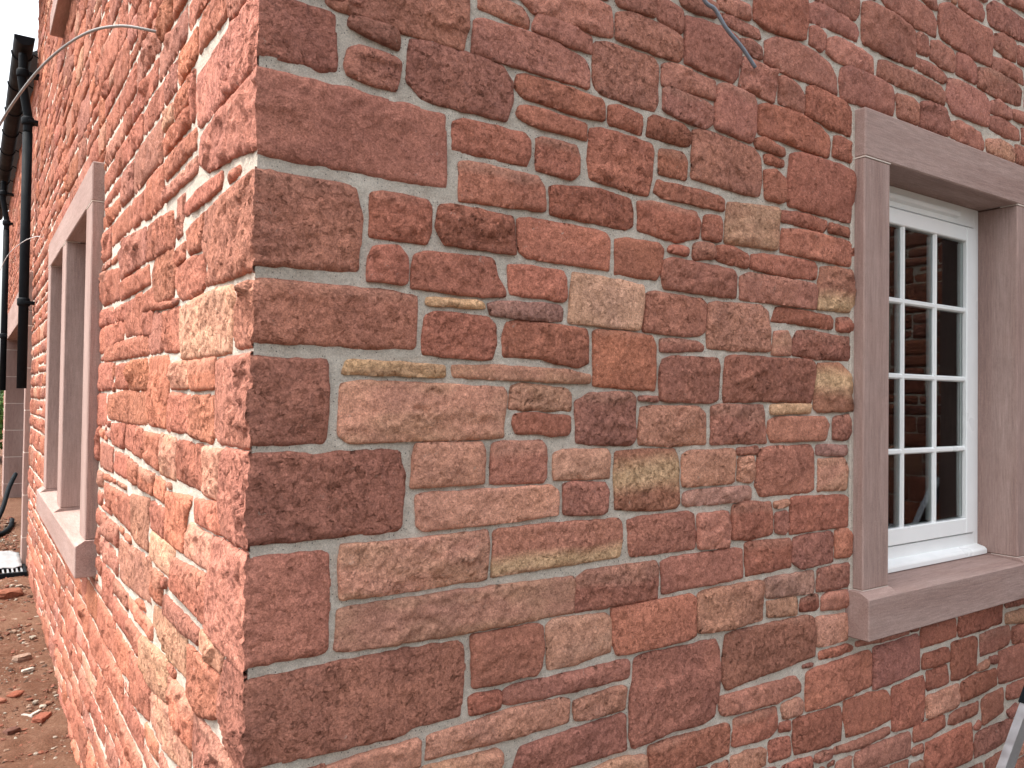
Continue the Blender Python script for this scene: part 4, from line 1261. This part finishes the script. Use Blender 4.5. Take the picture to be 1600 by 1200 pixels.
for a0, a1 in ((W['u0'] - 0.0215, W['i0'] + 0.002), (W['i1'] - 0.002, W['u1'] + 0.0215)):
    sl.prism([(-0.0685, 1.040), (-0.0685, 1.0485), (-0.042, 1.0628), (0.09, 1.0628), (0.09, 1.040)], 0, a0, a1, 0.001)
sl.build('sill', ASHLAR_X, window)
# mortar fillet round the surround
xbox(MB(), 'R', W['u0'] - 0.016, W['u0'] + 0.01, -0.05, 0.006, W['bot'] - 0.012, W['top'] + 0.008, 0.004).build('fillet', MORTAR, window)
# room behind it
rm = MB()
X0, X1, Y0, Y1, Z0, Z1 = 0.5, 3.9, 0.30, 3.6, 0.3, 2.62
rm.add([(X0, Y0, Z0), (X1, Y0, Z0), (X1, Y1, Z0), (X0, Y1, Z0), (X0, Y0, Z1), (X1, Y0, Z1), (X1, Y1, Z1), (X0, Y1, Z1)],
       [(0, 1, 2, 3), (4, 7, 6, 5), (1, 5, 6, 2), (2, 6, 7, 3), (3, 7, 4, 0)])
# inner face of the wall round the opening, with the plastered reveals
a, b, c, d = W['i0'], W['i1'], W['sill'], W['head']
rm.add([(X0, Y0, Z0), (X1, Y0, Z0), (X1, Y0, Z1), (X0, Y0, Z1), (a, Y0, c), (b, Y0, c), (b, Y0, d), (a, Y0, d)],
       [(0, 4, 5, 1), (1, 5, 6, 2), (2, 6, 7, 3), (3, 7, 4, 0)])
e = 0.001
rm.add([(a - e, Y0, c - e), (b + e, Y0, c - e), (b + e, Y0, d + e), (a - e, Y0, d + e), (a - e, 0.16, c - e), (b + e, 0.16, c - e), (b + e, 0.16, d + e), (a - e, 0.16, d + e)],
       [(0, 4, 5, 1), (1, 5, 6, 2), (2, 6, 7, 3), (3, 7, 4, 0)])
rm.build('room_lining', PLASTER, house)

# ------------------------------------------------------------------ two-light window in the sunlit wall
V0, V1 = LWIN['v0'], LWIN['v1']
lf = MB()
for a0, a1 in ((V0 + 0.17, 2.885), (3.06, V1 - 0.16)):
    lf.box((0.13, a0, 1.07), (0.18, a0 + 0.05, 2.30), 0.002); lf.box((0.13, a1 - 0.05, 1.07), (0.18, a1, 2.30), 0.002)
    lf.box((0.13, a0 + 0.05, 1.07), (0.18, a1 - 0.05, 1.13), 0.002); lf.box((0.13, a0 + 0.05, 2.24), (0.18, a1 - 0.05, 2.30), 0.002)
lwin = lf.build('window', WHITE, house)
lwin['label'] = 'two-light window with dressed stone mullion'
for a0, a1 in ((V0 + 0.22, 2.835), (3.11, V1 - 0.21)):
    MB().box((0.15, a0, 1.13), (0.155, a1, 2.24), 0).build('pane', GLASS, lwin)
xbox(MB(), 'L', V0, V1, -0.25, 0.040, 2.310, 2.455, 0.004).build('lintel', ASHLAR_Y, lwin)
for a0, a1 in ((V0, V0 + 0.17), (V1 - 0.16, V1)):
    xbox(MB(), 'L', a0, a1, -0.25, 0.0385, 1.064, 2.307, 0.004).build('jamb', ASHLAR_Z, lwin)
xbox(MB(), 'L', 2.885, 3.06, -0.20, 0.0385, 1.064, 2.307, 0.004).build('mullion', ASHLAR_Z, lwin)
for a0, a1 in ((V0, V0 + 0.17), (2.885, 3.06), (V1 - 0.16, V1)):
    xbox(MB(), 'L', a0 - 0.0006, a1 + 0.0006, -0.02, 0.0395, 2.3068, 2.3102, 0).build('joint', JOINT, lwin)
ls = MB()
ls.prism([(-0.070, 0.930), (-0.070, 1.045), (0.20, 1.070), (0.20, 0.930)], 1, V0 - 0.015, V1 + 0.02, 0.003)
for a0, a1 in ((V0 - 0.0146, V0 + 0.172), (2.883, 3.062), (V1 - 0.162, V1 + 0.0196)):
    ls.prism([(-0.0685, 1.04), (-0.0685, 1.0445), (-0.040, 1.0635), (0.10, 1.0635), (0.10, 1.04)], 1, a0, a1, 0.001)
ls.build('sill', ASHLAR_Y, lwin)
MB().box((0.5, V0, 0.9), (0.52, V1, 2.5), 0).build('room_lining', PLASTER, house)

# upper window: its sill and surround
uf = MB()
uf.box((0.13, UPW['v0'] + 0.16, 3.74), (0.18, UPW['v1'] - 0.16, 3.80), 0.002)
uf.box((0.13, UPW['v0'] + 0.16, 3.80), (0.18, UPW['v0'] + 0.22, 4.80), 0.002)
uw = uf.build('window', WHITE, house)
uw['label'] = 'upper window of which only the sill end shows'
MB().box((0.15, UPW['v0'] + 0.22, 3.80), (0.155, UPW['v1'] - 0.16, 4.80), 0).build('pane', GLASS, uw)
MB().prism([(-0.070, 3.60), (-0.070, 3.715), (0.20, 3.74), (0.20, 3.60)], 1, UPW['v0'] - 0.015, UPW['v1'] + 0.015, 0.003).build('sill', ASHLAR_Y, uw)
for a0, a1 in ((UPW['v0'], UPW['v0'] + 0.16), (UPW['v1'] - 0.16, UPW['v1'])):
    xbox(MB(), 'L', a0, a1, -0.25, 0.0385, 3.735, 4.81, 0.004).build('jamb', ASHLAR_Z, uw)
xbox(MB(), 'L', UPW['v0'], UPW['v1'], -0.25, 0.04, 4.812, 4.95, 0.004).build('lintel', ASHLAR_Y, uw)
MB().box((0.5, UPW['v0'], 3.4), (0.52, UPW['v1'], 5.0), 0).build('room_lining', PLASTER, house)

# doorway in the lower range: courses of dressed blocks, far reveal in view
dm = MB()
xbox(dm, 'L', DOOR['v0'], DOOR['v1'], -0.5, 0.040, DOOR['head'], DOOR['top'], 0.004)
doorway = dm.build('doorway', ASHLAR_Y, house)
doorway['label'] = 'wide doorway with dressed stone jambs and lintel'
for a0, a1, dp in ((DOOR['v0'], DOOR['i0'], 0.5), (DOOR['i1'], DOOR['v1'], 0.5)):
    z = 0.12; kz = 0
    while z < DOOR['head'] - 0.05:
        z2 = min(z + 0.335, DOOR['head'] - 0.003)
        xbox(MB(), 'L', a0, a1, -dp, 0.0385 - 0.001 * (kz % 2), z + 0.003, z2 - 0.003, 0.003).build('jamb_block', ASHLAR_Z, doorway)
        z = z2; kz += 1
    xbox(MB(), 'L', a0 + 0.002, a1 - 0.002, -dp + 0.002, 0.036, 0.1, DOOR['head'] - 0.002, 0).build('joint', JOINT, doorway)
MB().box((0.42, DOOR['i0'], 0.1), (0.47, DOOR['i1'], DOOR['head']), 0.002).build('door_leaf', mat_plain('door_dark', (0.03, 0.03, 0.032), 0.6), doorway)

# wing that closes the shaded wall on the right (only its reflection shows in the panes)
WX = 5.0
wing = bed('wall', WX, -0.01, 1.75, 0.0, 4.2, 0.03, [], house)
wing['label'] = 'wing wall at right angles, mirrored in the panes'
fw = Fill(0.0, 1.74, 0.1, 4.2, 0.012)
wst = [make_stone(WX, pick(Rc, True), p, 0.009) for p in fw.run(31, 0.12, 0.24, 0.2, 0.5, 100)]
join([s for s in wst if s is not None], 'stone', wing)
MB().box((WX + 0.0, -1.755, 0.0), (WX + 2.5, -1.751, 4.2), 0).build('wing_end', MORTAR, house)

# unseen main roof and the wall under it, added to shade the front ground
gz = 5.0; rx, rz = 2.5, 7.3
MB().add([(0.0, 0.004, 4.9), (4.99, 0.004, 4.9), (4.99, 0.004, gz), (rx, 0.004, rz), (0.0, 0.004, gz)], [(0, 1, 2, 3, 4)]).build('shade_gable', MORTAR, house)
rf = MB()
for x0, x1 in ((-0.25, rx), (5.25, rx)):
    e0 = gz + (rz - gz) * (-0.25 / rx)
    rf.prism([(x0, e0 + 0.02), (x1, rz + 0.02), (x1, rz + 0.06), (x0, e0 + 0.06)], 1, -0.12, MAIN_END + 0.1, 0)
rf.build('roof', SLATE, house)
# roof edge, gutter and downpipes
MB().prism([(-0.12, LOW_EAVE + 0.03), (-0.12, LOW_EAVE + 0.06), (2.6, LOW_EAVE + 2.0), (2.6, LOW_EAVE + 1.97)], 1, MAIN_END + 0.01, 13.0, 0).build('roof', SLATE, house)
MB().box((0.0, MAIN_END - 0.02, LOW_EAVE), (2.6, MAIN_END, 5.0), 0).build('end_wall', MORTAR, house)
GX, GZ, GR = -0.115, LOW_EAVE + 0.02, 0.068
gv = []; gf = []; ys = np.linspace(5.60, 13.0, 15); seg = 14
for yy in ys:
    for rr in (GR, GR - 0.004):
        for k in range(seg + 1):
            t = math.pi + math.pi * k / seg
            gv.append((GX + rr * math.cos(t), yy, GZ + rr * math.sin(t)))
n = seg + 1
for i in range(len(ys) - 1):
    for k in range(seg):
        p0 = i * 2 * n + k; p1 = (i + 1) * 2 * n + k
        gf.append((p0, p0 + 1, p1 + 1, p1)); gf.append((p0 + n, p1 + n, p1 + n + 1, p0 + n + 1))
gf.append(tuple(range(n)))
gut = mesh_object('gutter', gv, gf, BLACK, house, smooth=False)
for yy in np.arange(5.95, 12.5, 0.75):
    MB().tube([(GX + (GR + 0.004) * math.cos(t), yy, GZ + (GR + 0.004) * math.sin(t)) for t in np.linspace(math.pi, 2 * math.pi, 10)] + [(0.0, yy, GZ - 0.02)], 0.006, 6).build('gutter_bracket', BLACK, gut)
def downpipe(v, top, bottom, xo=-0.075):
    r = 0.034
    o = MB().tube([(xo, v, bottom), (xo, v, top - 0.62)], r, 18).build('downpipe', BLACK, house, smooth=True)
    MB().tube(spline([(xo, v, top - 0.62), (xo, v, top - 0.50), (xo - 0.012, v, top - 0.42), (GX - 0.005, v, top - 0.22), (GX, v, top - 0.14), (GX, v, top - 0.02)], 6), 0.031, 14).build('swan_neck', BLACK, o, smooth=True)
    for z in (top - 0.56, top - 0.20, top - 1.95):
        if z > bottom:
            MB().tube([(xo if z < top - 0.3 else GX, v, z), (xo if z < top - 0.3 else GX, v, z + 0.012), (xo if z < top - 0.3 else GX, v, z + 0.05), (xo if z < top - 0.3 else GX, v, z + 0.06)], [r + 0.006, r + 0.010, r + 0.010, r + 0.004], 18).build('pipe_collar', BLACK, o, smooth=True)
            MB().box((xo, v - 0.05, z + 0.015), (0.0, v + 0.05, z + 0.035), 0.002).build('pipe_clip', BLACK, o)
    return o
downpipe(5.76, LOW_EAVE - 0.04, 1.63)
downpipe(10.2, LOW_EAVE - 0.04, 1.62)

# ------------------------------------------------------------------ ground
gx = np.unique(np.concatenate([np.linspace(-400, -12, 14), np.linspace(-12, -1.6, 22), np.arange(-1.6, 0.31, 0.022), np.linspace(0.4, 12, 22), np.linspace(12, 400, 14)]))
gy = np.unique(np.concatenate([np.linspace(-400, -8, 14), np.linspace(-8, 0.9, 24), np.arange(0.9, 7.5, 0.03), np.linspace(7.6, 20, 20), np.linspace(20, 400, 12)]))
A, B = np.meshgrid(gx, gy, indexing='ij')
a = A.ravel(); b = B.ravel()
near = np.exp(-((a + 0.5) / 2.5) ** 2) * np.exp(-((b - 3.5) / 4.5) ** 2)
z = ground_z(a, b) + near * (0.016 * fbm(a * 3.1, b * 3.1, 4, 0.55) + 0.010 * fbm(a * 14, b * 14, 3, 0.6))
idx = np.arange(len(a)).reshape(len(gx), len(gy))
q = np.stack([idx[:-1, :-1], idx[1:, :-1], idx[1:, 1:], idx[:-1, 1:]], -1).reshape(-1, 4).tolist()
g = mesh_object('ground', np.stack([a, b, z], 1), q, SOIL, None, loc=(0, 0, 0), smooth=True)
tag(g, 'bare red soil beside the house', kind='structure')

def pebble(R, p, size, flat, col, yaw=None):
    bm = bmesh.new()
    bmesh.ops.create_icosphere(bm, subdivisions=1, radius=1)
    sx, sy, sz = size * R.uniform(0.6, 1.4), size * R.uniform(0.6, 1.2), size * flat
    cy, sy_ = math.cos(R.uniform(0, 6.28)), 0
    ang = R.uniform(0, 6.28) if yaw is None else yaw
    V = []
    for v in bm.verts:
        k = 1 + R.uniform(-0.28, 0.28)
        x, y, zz = v.co.x * sx * k, v.co.y * sy * k, v.co.z * sz * k
        V.append((p[0] + x * math.cos(ang) - y * math.sin(ang), p[1] + x * math.sin(ang) + y * math.cos(ang), p[2] + zz + 0.4 * x * R.uniform(-0.1, 0.1)))
    F = [[v.index for v in f.verts] for f in bm.faces]
    bm.free()
    s = Stone(); s.v = np.array(V); s.f = F; s.c = np.tile((*col, 1.0), (len(V), 1)); s.seed = np.zeros((len(V), 3))
    return s
Rg = np.random.default_rng(42)
cols = [(0.17, 0.07, 0.048), (0.21, 0.10, 0.065), (0.14, 0.06, 0.04), (0.25, 0.165, 0.12), (0.30, 0.26, 0.21), (0.09, 0.055, 0.04), (0.22, 0.085, 0.055)]
peb = []
for _ in range(7000):
    y = Rg.uniform(1.3, 8.5)
    x = -abs(Rg.normal(0, 0.34)) - 0.01 if Rg.random() < 0.75 else Rg.uniform(-1.3, -0.02)
    s = 0.0035 + 0.010 * Rg.random() ** 5 * (0.6 + 0.2 * y)
    peb.append(pebble(Rg, (x, y, float(ground_z(x, y)) + s * 0.1), s, Rg.uniform(0.35, 0.8), cols[Rg.integers(0, 7)]))
o = join(peb, 'gravel', None, RUBBLE)
for pl in o.data.polygons: pl.use_smooth = False
tag(o, 'loose gravel and stone chips strewn over the red soil', 'gravel')

# single larger pieces lying on the soil
def piece(name, x, y, size, flat, col, label, cat, group=None, aspect=1.6, yaw=0.5):
    bm = bmesh.new()
    bmesh.ops.create_cube(bm, size=1)
    bmesh.ops.subdivide_edges(bm, edges=bm.edges[:], cuts=3, use_grid_fill=True)
    R = np.random.default_rng(int(abs(x * 1000) + y * 77))
    size *= 0.8; col = tuple(0.72 * k for k in col)
    V = []
    z0 = float(ground_z(x, y))
    for v in bm.verts:
        c = np.array(v.co) * 2
        r = np.linalg.norm(c); c = c * (0.55 + 0.45 / max(r, 0.6)) + R.normal(0, 0.07, 3)
        X, Y, Z = c[0] * size * aspect, c[1] * size, c[2] * size * flat
        V.append((x + X * math.cos(yaw) - Y * math.sin(yaw), y + X * math.sin(yaw) + Y * math.cos(yaw), z0 + size * flat * 0.55 + Z))
    F = [[v.index for v in f.verts] for f in bm.faces]
    bm.free()
    o = mesh_object(name, V, F, RUBBLE, None, loc=(x, y, z0), tint=np.tile((*col, 1), (len(V), 1)))
    return tag(o, label, cat, group)
piece('stone_block', -0.155, 5.12, 0.075, 0.55, (0.30, 0.115, 0.07), 'squared red stone block lying in front of the black grating', 'stone block', aspect=1.5, yaw=0.25)
piece('stone_fragment', -0.135, 3.70, 0.035, 0.7, (0.36, 0.24, 0.18), 'rounded pale stone lying close to the wall foot', 'stone')
piece('stone_fragment', -0.185, 3.18, 0.032, 0.4, (0.30, 0.10, 0.06), 'flat red stone flake on the soil before the pale stone', 'stone', yaw=0.9)
piece('stone_fragment', -0.27, 3.12, 0.036, 0.35, (0.32, 0.13, 0.085), 'thin red slab at the left edge of the soil', 'stone', yaw=0.3)
piece('stone_fragment', -0.10, 2.82, 0.036, 0.45, (0.32, 0.11, 0.07), 'red stone flake beside the white splinters', 'stone', yaw=1.0)
piece('stone_fragment', -0.215, 2.73, 0.024, 0.7, (0.17, 0.08, 0.06), 'dark brown lump in the middle of the soil', 'stone')
piece('wood_splinter', -0.150, 2.89, 0.010, 0.6, (0.55, 0.50, 0.44), 'left of two white splinters crossed near the wall', 'splinter', aspect=4.0, yaw=2.2)
piece('wood_splinter', -0.120, 2.90, 0.011, 0.6, (0.58, 0.54, 0.48), 'right of two white splinters crossed near the wall', 'splinter', aspect=4.5, yaw=0.9)
piece('wood_splinter', -0.115, 3.52, 0.014, 0.6, (0.60, 0.55, 0.47), 'white splinter lying beside the pale rounded stone', 'splinter', aspect=3.0, yaw=0.4)
piece('wood_splinter', -0.062, 2.66, 0.008, 0.6, (0.55, 0.36, 0.10), 'small yellow splinter near the wall foot', 'splinter', aspect=3.0, yaw=0.7)

# black slotted channel grating with a sheet of grey plastic on it
gr = empty('drain_grating', (-0.12, 5.85, 0.205), 'black slotted drain grating lying by the wall under grey sheeting', 'drain grating')
gb = MB(); Z = 0.20
x0, x1, y0, y1 = -0.46, -0.015, 5.66, 6.04
gb.box((x0, y0, Z), (x1, y0 + 0.03, Z + 0.05), 0.002); gb.box((x0, y1 - 0.03, Z), (x1, y1, Z + 0.05), 0.002)
gb.box((x0, y0 + 0.03, Z), (x0 + 0.02, y1 - 0.03, Z + 0.05), 0.002); gb.box((x1 - 0.02, y0 + 0.03, Z), (x1, y1 - 0.03, Z + 0.05), 0.002)
gb.build('frame', BLACK, gr)
for k in range(14):
    xx = x0 + 0.03 + k * (x1 - x0 - 0.06) / 13
    MB().box((xx - 0.006, y0 + 0.03, Z + 0.01), (xx + 0.006, y1 - 0.03, Z + 0.046), 0.001).build('bar', mat_plain('grating_bar', (0.25, 0.26, 0.27), 0.5) if k == 0 else bpy.data.materials['grating_bar'], gr)
sv = []; nx, ny = 16, 14
for i in range(nx):
    for j in range(ny):
        x = -0.50 + 0.46 * i / (nx - 1); y = 5.86 + 0.5 * j / (ny - 1)
        zz = Z + 0.055 + 0.05 * max(0, 1 - ((x + 0.22) / 0.26) ** 2) * min(1, (y - 5.86) * 6) + 0.016 * float(fbm(np.array([x * 14]), np.array([y * 14]), 2)[0])
        sv.append((x, y, zz))
sf = [(i * ny + j, (i + 1) * ny + j, (i + 1) * ny + j + 1, i * ny + j + 1) for i in range(nx - 1) for j in range(ny - 1)]
o = mesh_object('plastic_sheet', sv, sf, SHEETING, None, smooth=True)
md = o.modifiers.new('thick', 'SOLIDIFY'); md.thickness = 0.003
tag(o, 'crumpled grey plastic sheet on the black grating', 'plastic sheet')

# hose by the doorway
hp = [(-0.42, 7.3, 0.28), (-0.30, 7.4, 0.29), (-0.20, 7.6, 0.33), (-0.12, 7.9, 0.44), (-0.05, 8.3, 0.62), (0.02, 8.7, 0.72)]
hp2 = [(-0.32, 7.35, 0.285), (-0.22, 7.3, 0.285), (-0.12, 7.45, 0.285), (-0.05, 7.8, 0.29), (-0.02, 8.2, 0.30)]
o = MB().tube(spline(hp, 8), 0.022, 10).tube(spline(hp2, 8), 0.022, 10).build('hose', BLACK, None, smooth=True)
tag(o, 'black ribbed hose curling by the doorway', 'hose')

# ------------------------------------------------------------------ cables left hanging from the walls
cp = [(0.03, 0.905, 2.555), (-0.02, 0.905, 2.556), (-0.09, 0.96, 2.57), (-0.16, 1.07, 2.57), (-0.235, 1.22, 2.53), (-0.30, 1.38, 2.46), (-0.345, 1.55, 2.40), (-0.37, 1.72, 2.36)]
o = MB().tube(spline(cp, 8), 0.0038, 8).build('cable', CABLE, None, smooth=True)
tag(o, 'grey cable arching out of the sunlit wall across the downpipe', 'cable')
cp = [(0.90, -0.05, 2.75), (0.98, -0.06, 2.60), (1.022, -0.06, 2.549), (1.06, -0.06, 2.537), (1.101, -0.06, 2.502), (1.16, -0.06, 2.470), (1.208, -0.06, 2.434)]
cp = [(0.86, 0.03, 2.76), (0.90, -0.04, 2.73), (0.97, -0.06, 2.62)] + cp[2:]
o = MB().tube(spline(cp, 8), 0.0050, 8).build('cable', CABLE_BLUE, None, smooth=True)
tag(o, 'stiff blue-grey cable end poking down over the shaded wall', 'cable')
cp = [(0.02, 5.2, 2.70), (-0.03, 5.22, 2.71), (-0.10, 5.6, 2.72), (-0.17, 6.4, 2.72), (-0.22, 7.2, 2.62), (-0.24, 7.6, 2.45)]
o = MB().tube(spline(cp, 8), 0.0026, 6).build('cable', mat_plain('cable_white', (0.6, 0.6, 0.6), 0.5), None, smooth=True)
tag(o, 'thin white cable looping past the downpipe', 'cable')

# ------------------------------------------------------------------ aluminium ladder at the lower right
lad = empty('ladder', (1.79, -0.39, 0.04), 'silver aluminium folding ladder leaning at the lower right corner', 'ladder')
base = np.array((1.800, 0.0, 0.04)); dirv = np.array((0.685, 0, 0.728)); nrv = np.array((0.728, 0, -0.685))
def bar(mb, s0, s1, y, w, t, shift=0.0):
    v = []
    for s in (s0, s1):
        p = base + dirv * s + nrv * shift + np.array((0, y, 0))
        for sx, sy in ((-1, -1), (1, -1), (1, 1), (-1, 1)):
            v.append(p + nrv * w * sx + np.array((0, t * sy, 0)))
    return mb.add(v, [(3, 2, 1, 0), (4, 5, 6, 7), (0, 1, 5, 4), (1, 2, 6, 5), (2, 3, 7, 6), (3, 0, 4, 7)])
for y, t in ((-0.20, 1), (-0.60, -1)):
    r = MB()
    bar(r, 0.0, 0.855, y, 0.026, 0.0015)
    bar(r, 0.0, 0.855, y + 0.012 * t, 0.0015, 0.0105, -0.0245); bar(r, 0.0, 0.855, y + 0.012 * t, 0.0015, 0.0105, 0.0245)
    bar(r, 0.885, 1.70, y, 0.024, 0.0015)
    bar(r, 0.885, 1.70, y + 0.012 * t, 0.0015, 0.0105, -0.0225); bar(r, 0.885, 1.70, y + 0.012 * t, 0.0015, 0.0105, 0.0225)
    ro = r.build('rail', ALU, lad)
    bar(MB(), 0.835, 0.905, y + 0.012 * t, 0.031, 0.014).build('hinge', BLACK, ro)
    bar(MB(), -0.03, 0.03, y + 0.006 * t, 0.029, 0.016).build('rubber_foot', BLACK, ro)
    for s in (0.80, 0.83):
        p = base + dirv * s + np.array((0, y, 0))
        MB().tube([p + np.array((0, -0.004, 0)), p + np.array((0, 0.004, 0))], 0.005, 10).build('rivet', ALU, ro)
for s in (0.28, 0.56, 1.15, 1.43):
    p = base + dirv * s
    MB().tube([p + np.array((0, -0.596, 0)), p + np.array((0, -0.204, 0))], 0.014, 10).build('rung', ALU, lad, smooth=True)

# ------------------------------------------------------------------ greenery beyond the house and mirrored in the panes
def tree(name, x, y, h, rad, leaves, leaf, label, trunk=True, seed=1):
    R = np.random.default_rng(seed)
    z0 = float(ground_z(x, y))
    t = empty(name, (x, y, z0), label, 'tree' if trunk else 'shrub')
    tb = MB(); tb.tube([(x, y, z0 - 0.1), (x + 0.05 * h, y, z0 + h * 0.35), (x + 0.02 * h, y + 0.03 * h, z0 + h * 0.7)], [0.035 * h, 0.025 * h, 0.012 * h], 8)
    for k in range(6):
        th = k * 1.05; zb = z0 + h * (0.25 + 0.07 * k)
        tb.tube([(x + 0.04 * h, y, zb), (x + rad * 0.4 * math.cos(th), y + rad * 0.4 * math.sin(th), zb + 0.15 * h), (x + rad * 0.75 * math.cos(th), y + rad * 0.75 * math.sin(th), zb + 0.28 * h)], [0.014 * h, 0.009 * h, 0.003 * h], 6)
    tb.build('trunk', BARK, t, smooth=True)
    cl = []
    for _ in range(26):
        d = R.normal(0, 1, 3); d /= np.linalg.norm(d)
        cl.append(np.array((x, y, z0 + h * (0.62 if trunk else 0.5))) + d * np.array((rad, rad, h * 0.36)) * R.uniform(0.25, 0.9))
    cl = np.array(cl)
    C = cl[R.integers(0, len(cl), leaves)] + R.normal(0, 0.17, (leaves, 3)) * rad
    u = R.normal(0, 1, (leaves, 3)); u /= np.linalg.norm(u, axis=1)[:, None]
    w = np.cross(u, R.normal(0, 1, (leaves, 3))); w /= np.linalg.norm(w, axis=1)[:, None]
    s = leaf * R.uniform(0.6, 1.3, (leaves, 1))
    V = np.stack([C - u * s, C + w * s * 0.5, C + u * s, C - w * s * 0.5], 1).reshape(-1, 3)
    F = np.arange(leaves * 4).reshape(-1, 4).tolist()
    mesh_object('crown', V, F, LEAF, t)
    return t
tree('shrub', -0.4, 17.0, 1.9, 1.5, 6000, 0.06, 'sunlit green shrub far beyond the doorway', False, 3)
tree('tree', 10.5, -6.5, 4.2, 2.2, 6000, 0.10, 'tree behind the viewer mirrored in the window panes', True, 5)
tree('tree', 13.5, -10.5, 5.0, 2.6, 6000, 0.12, 'taller tree behind the viewer mirrored in the window panes', True, 6)
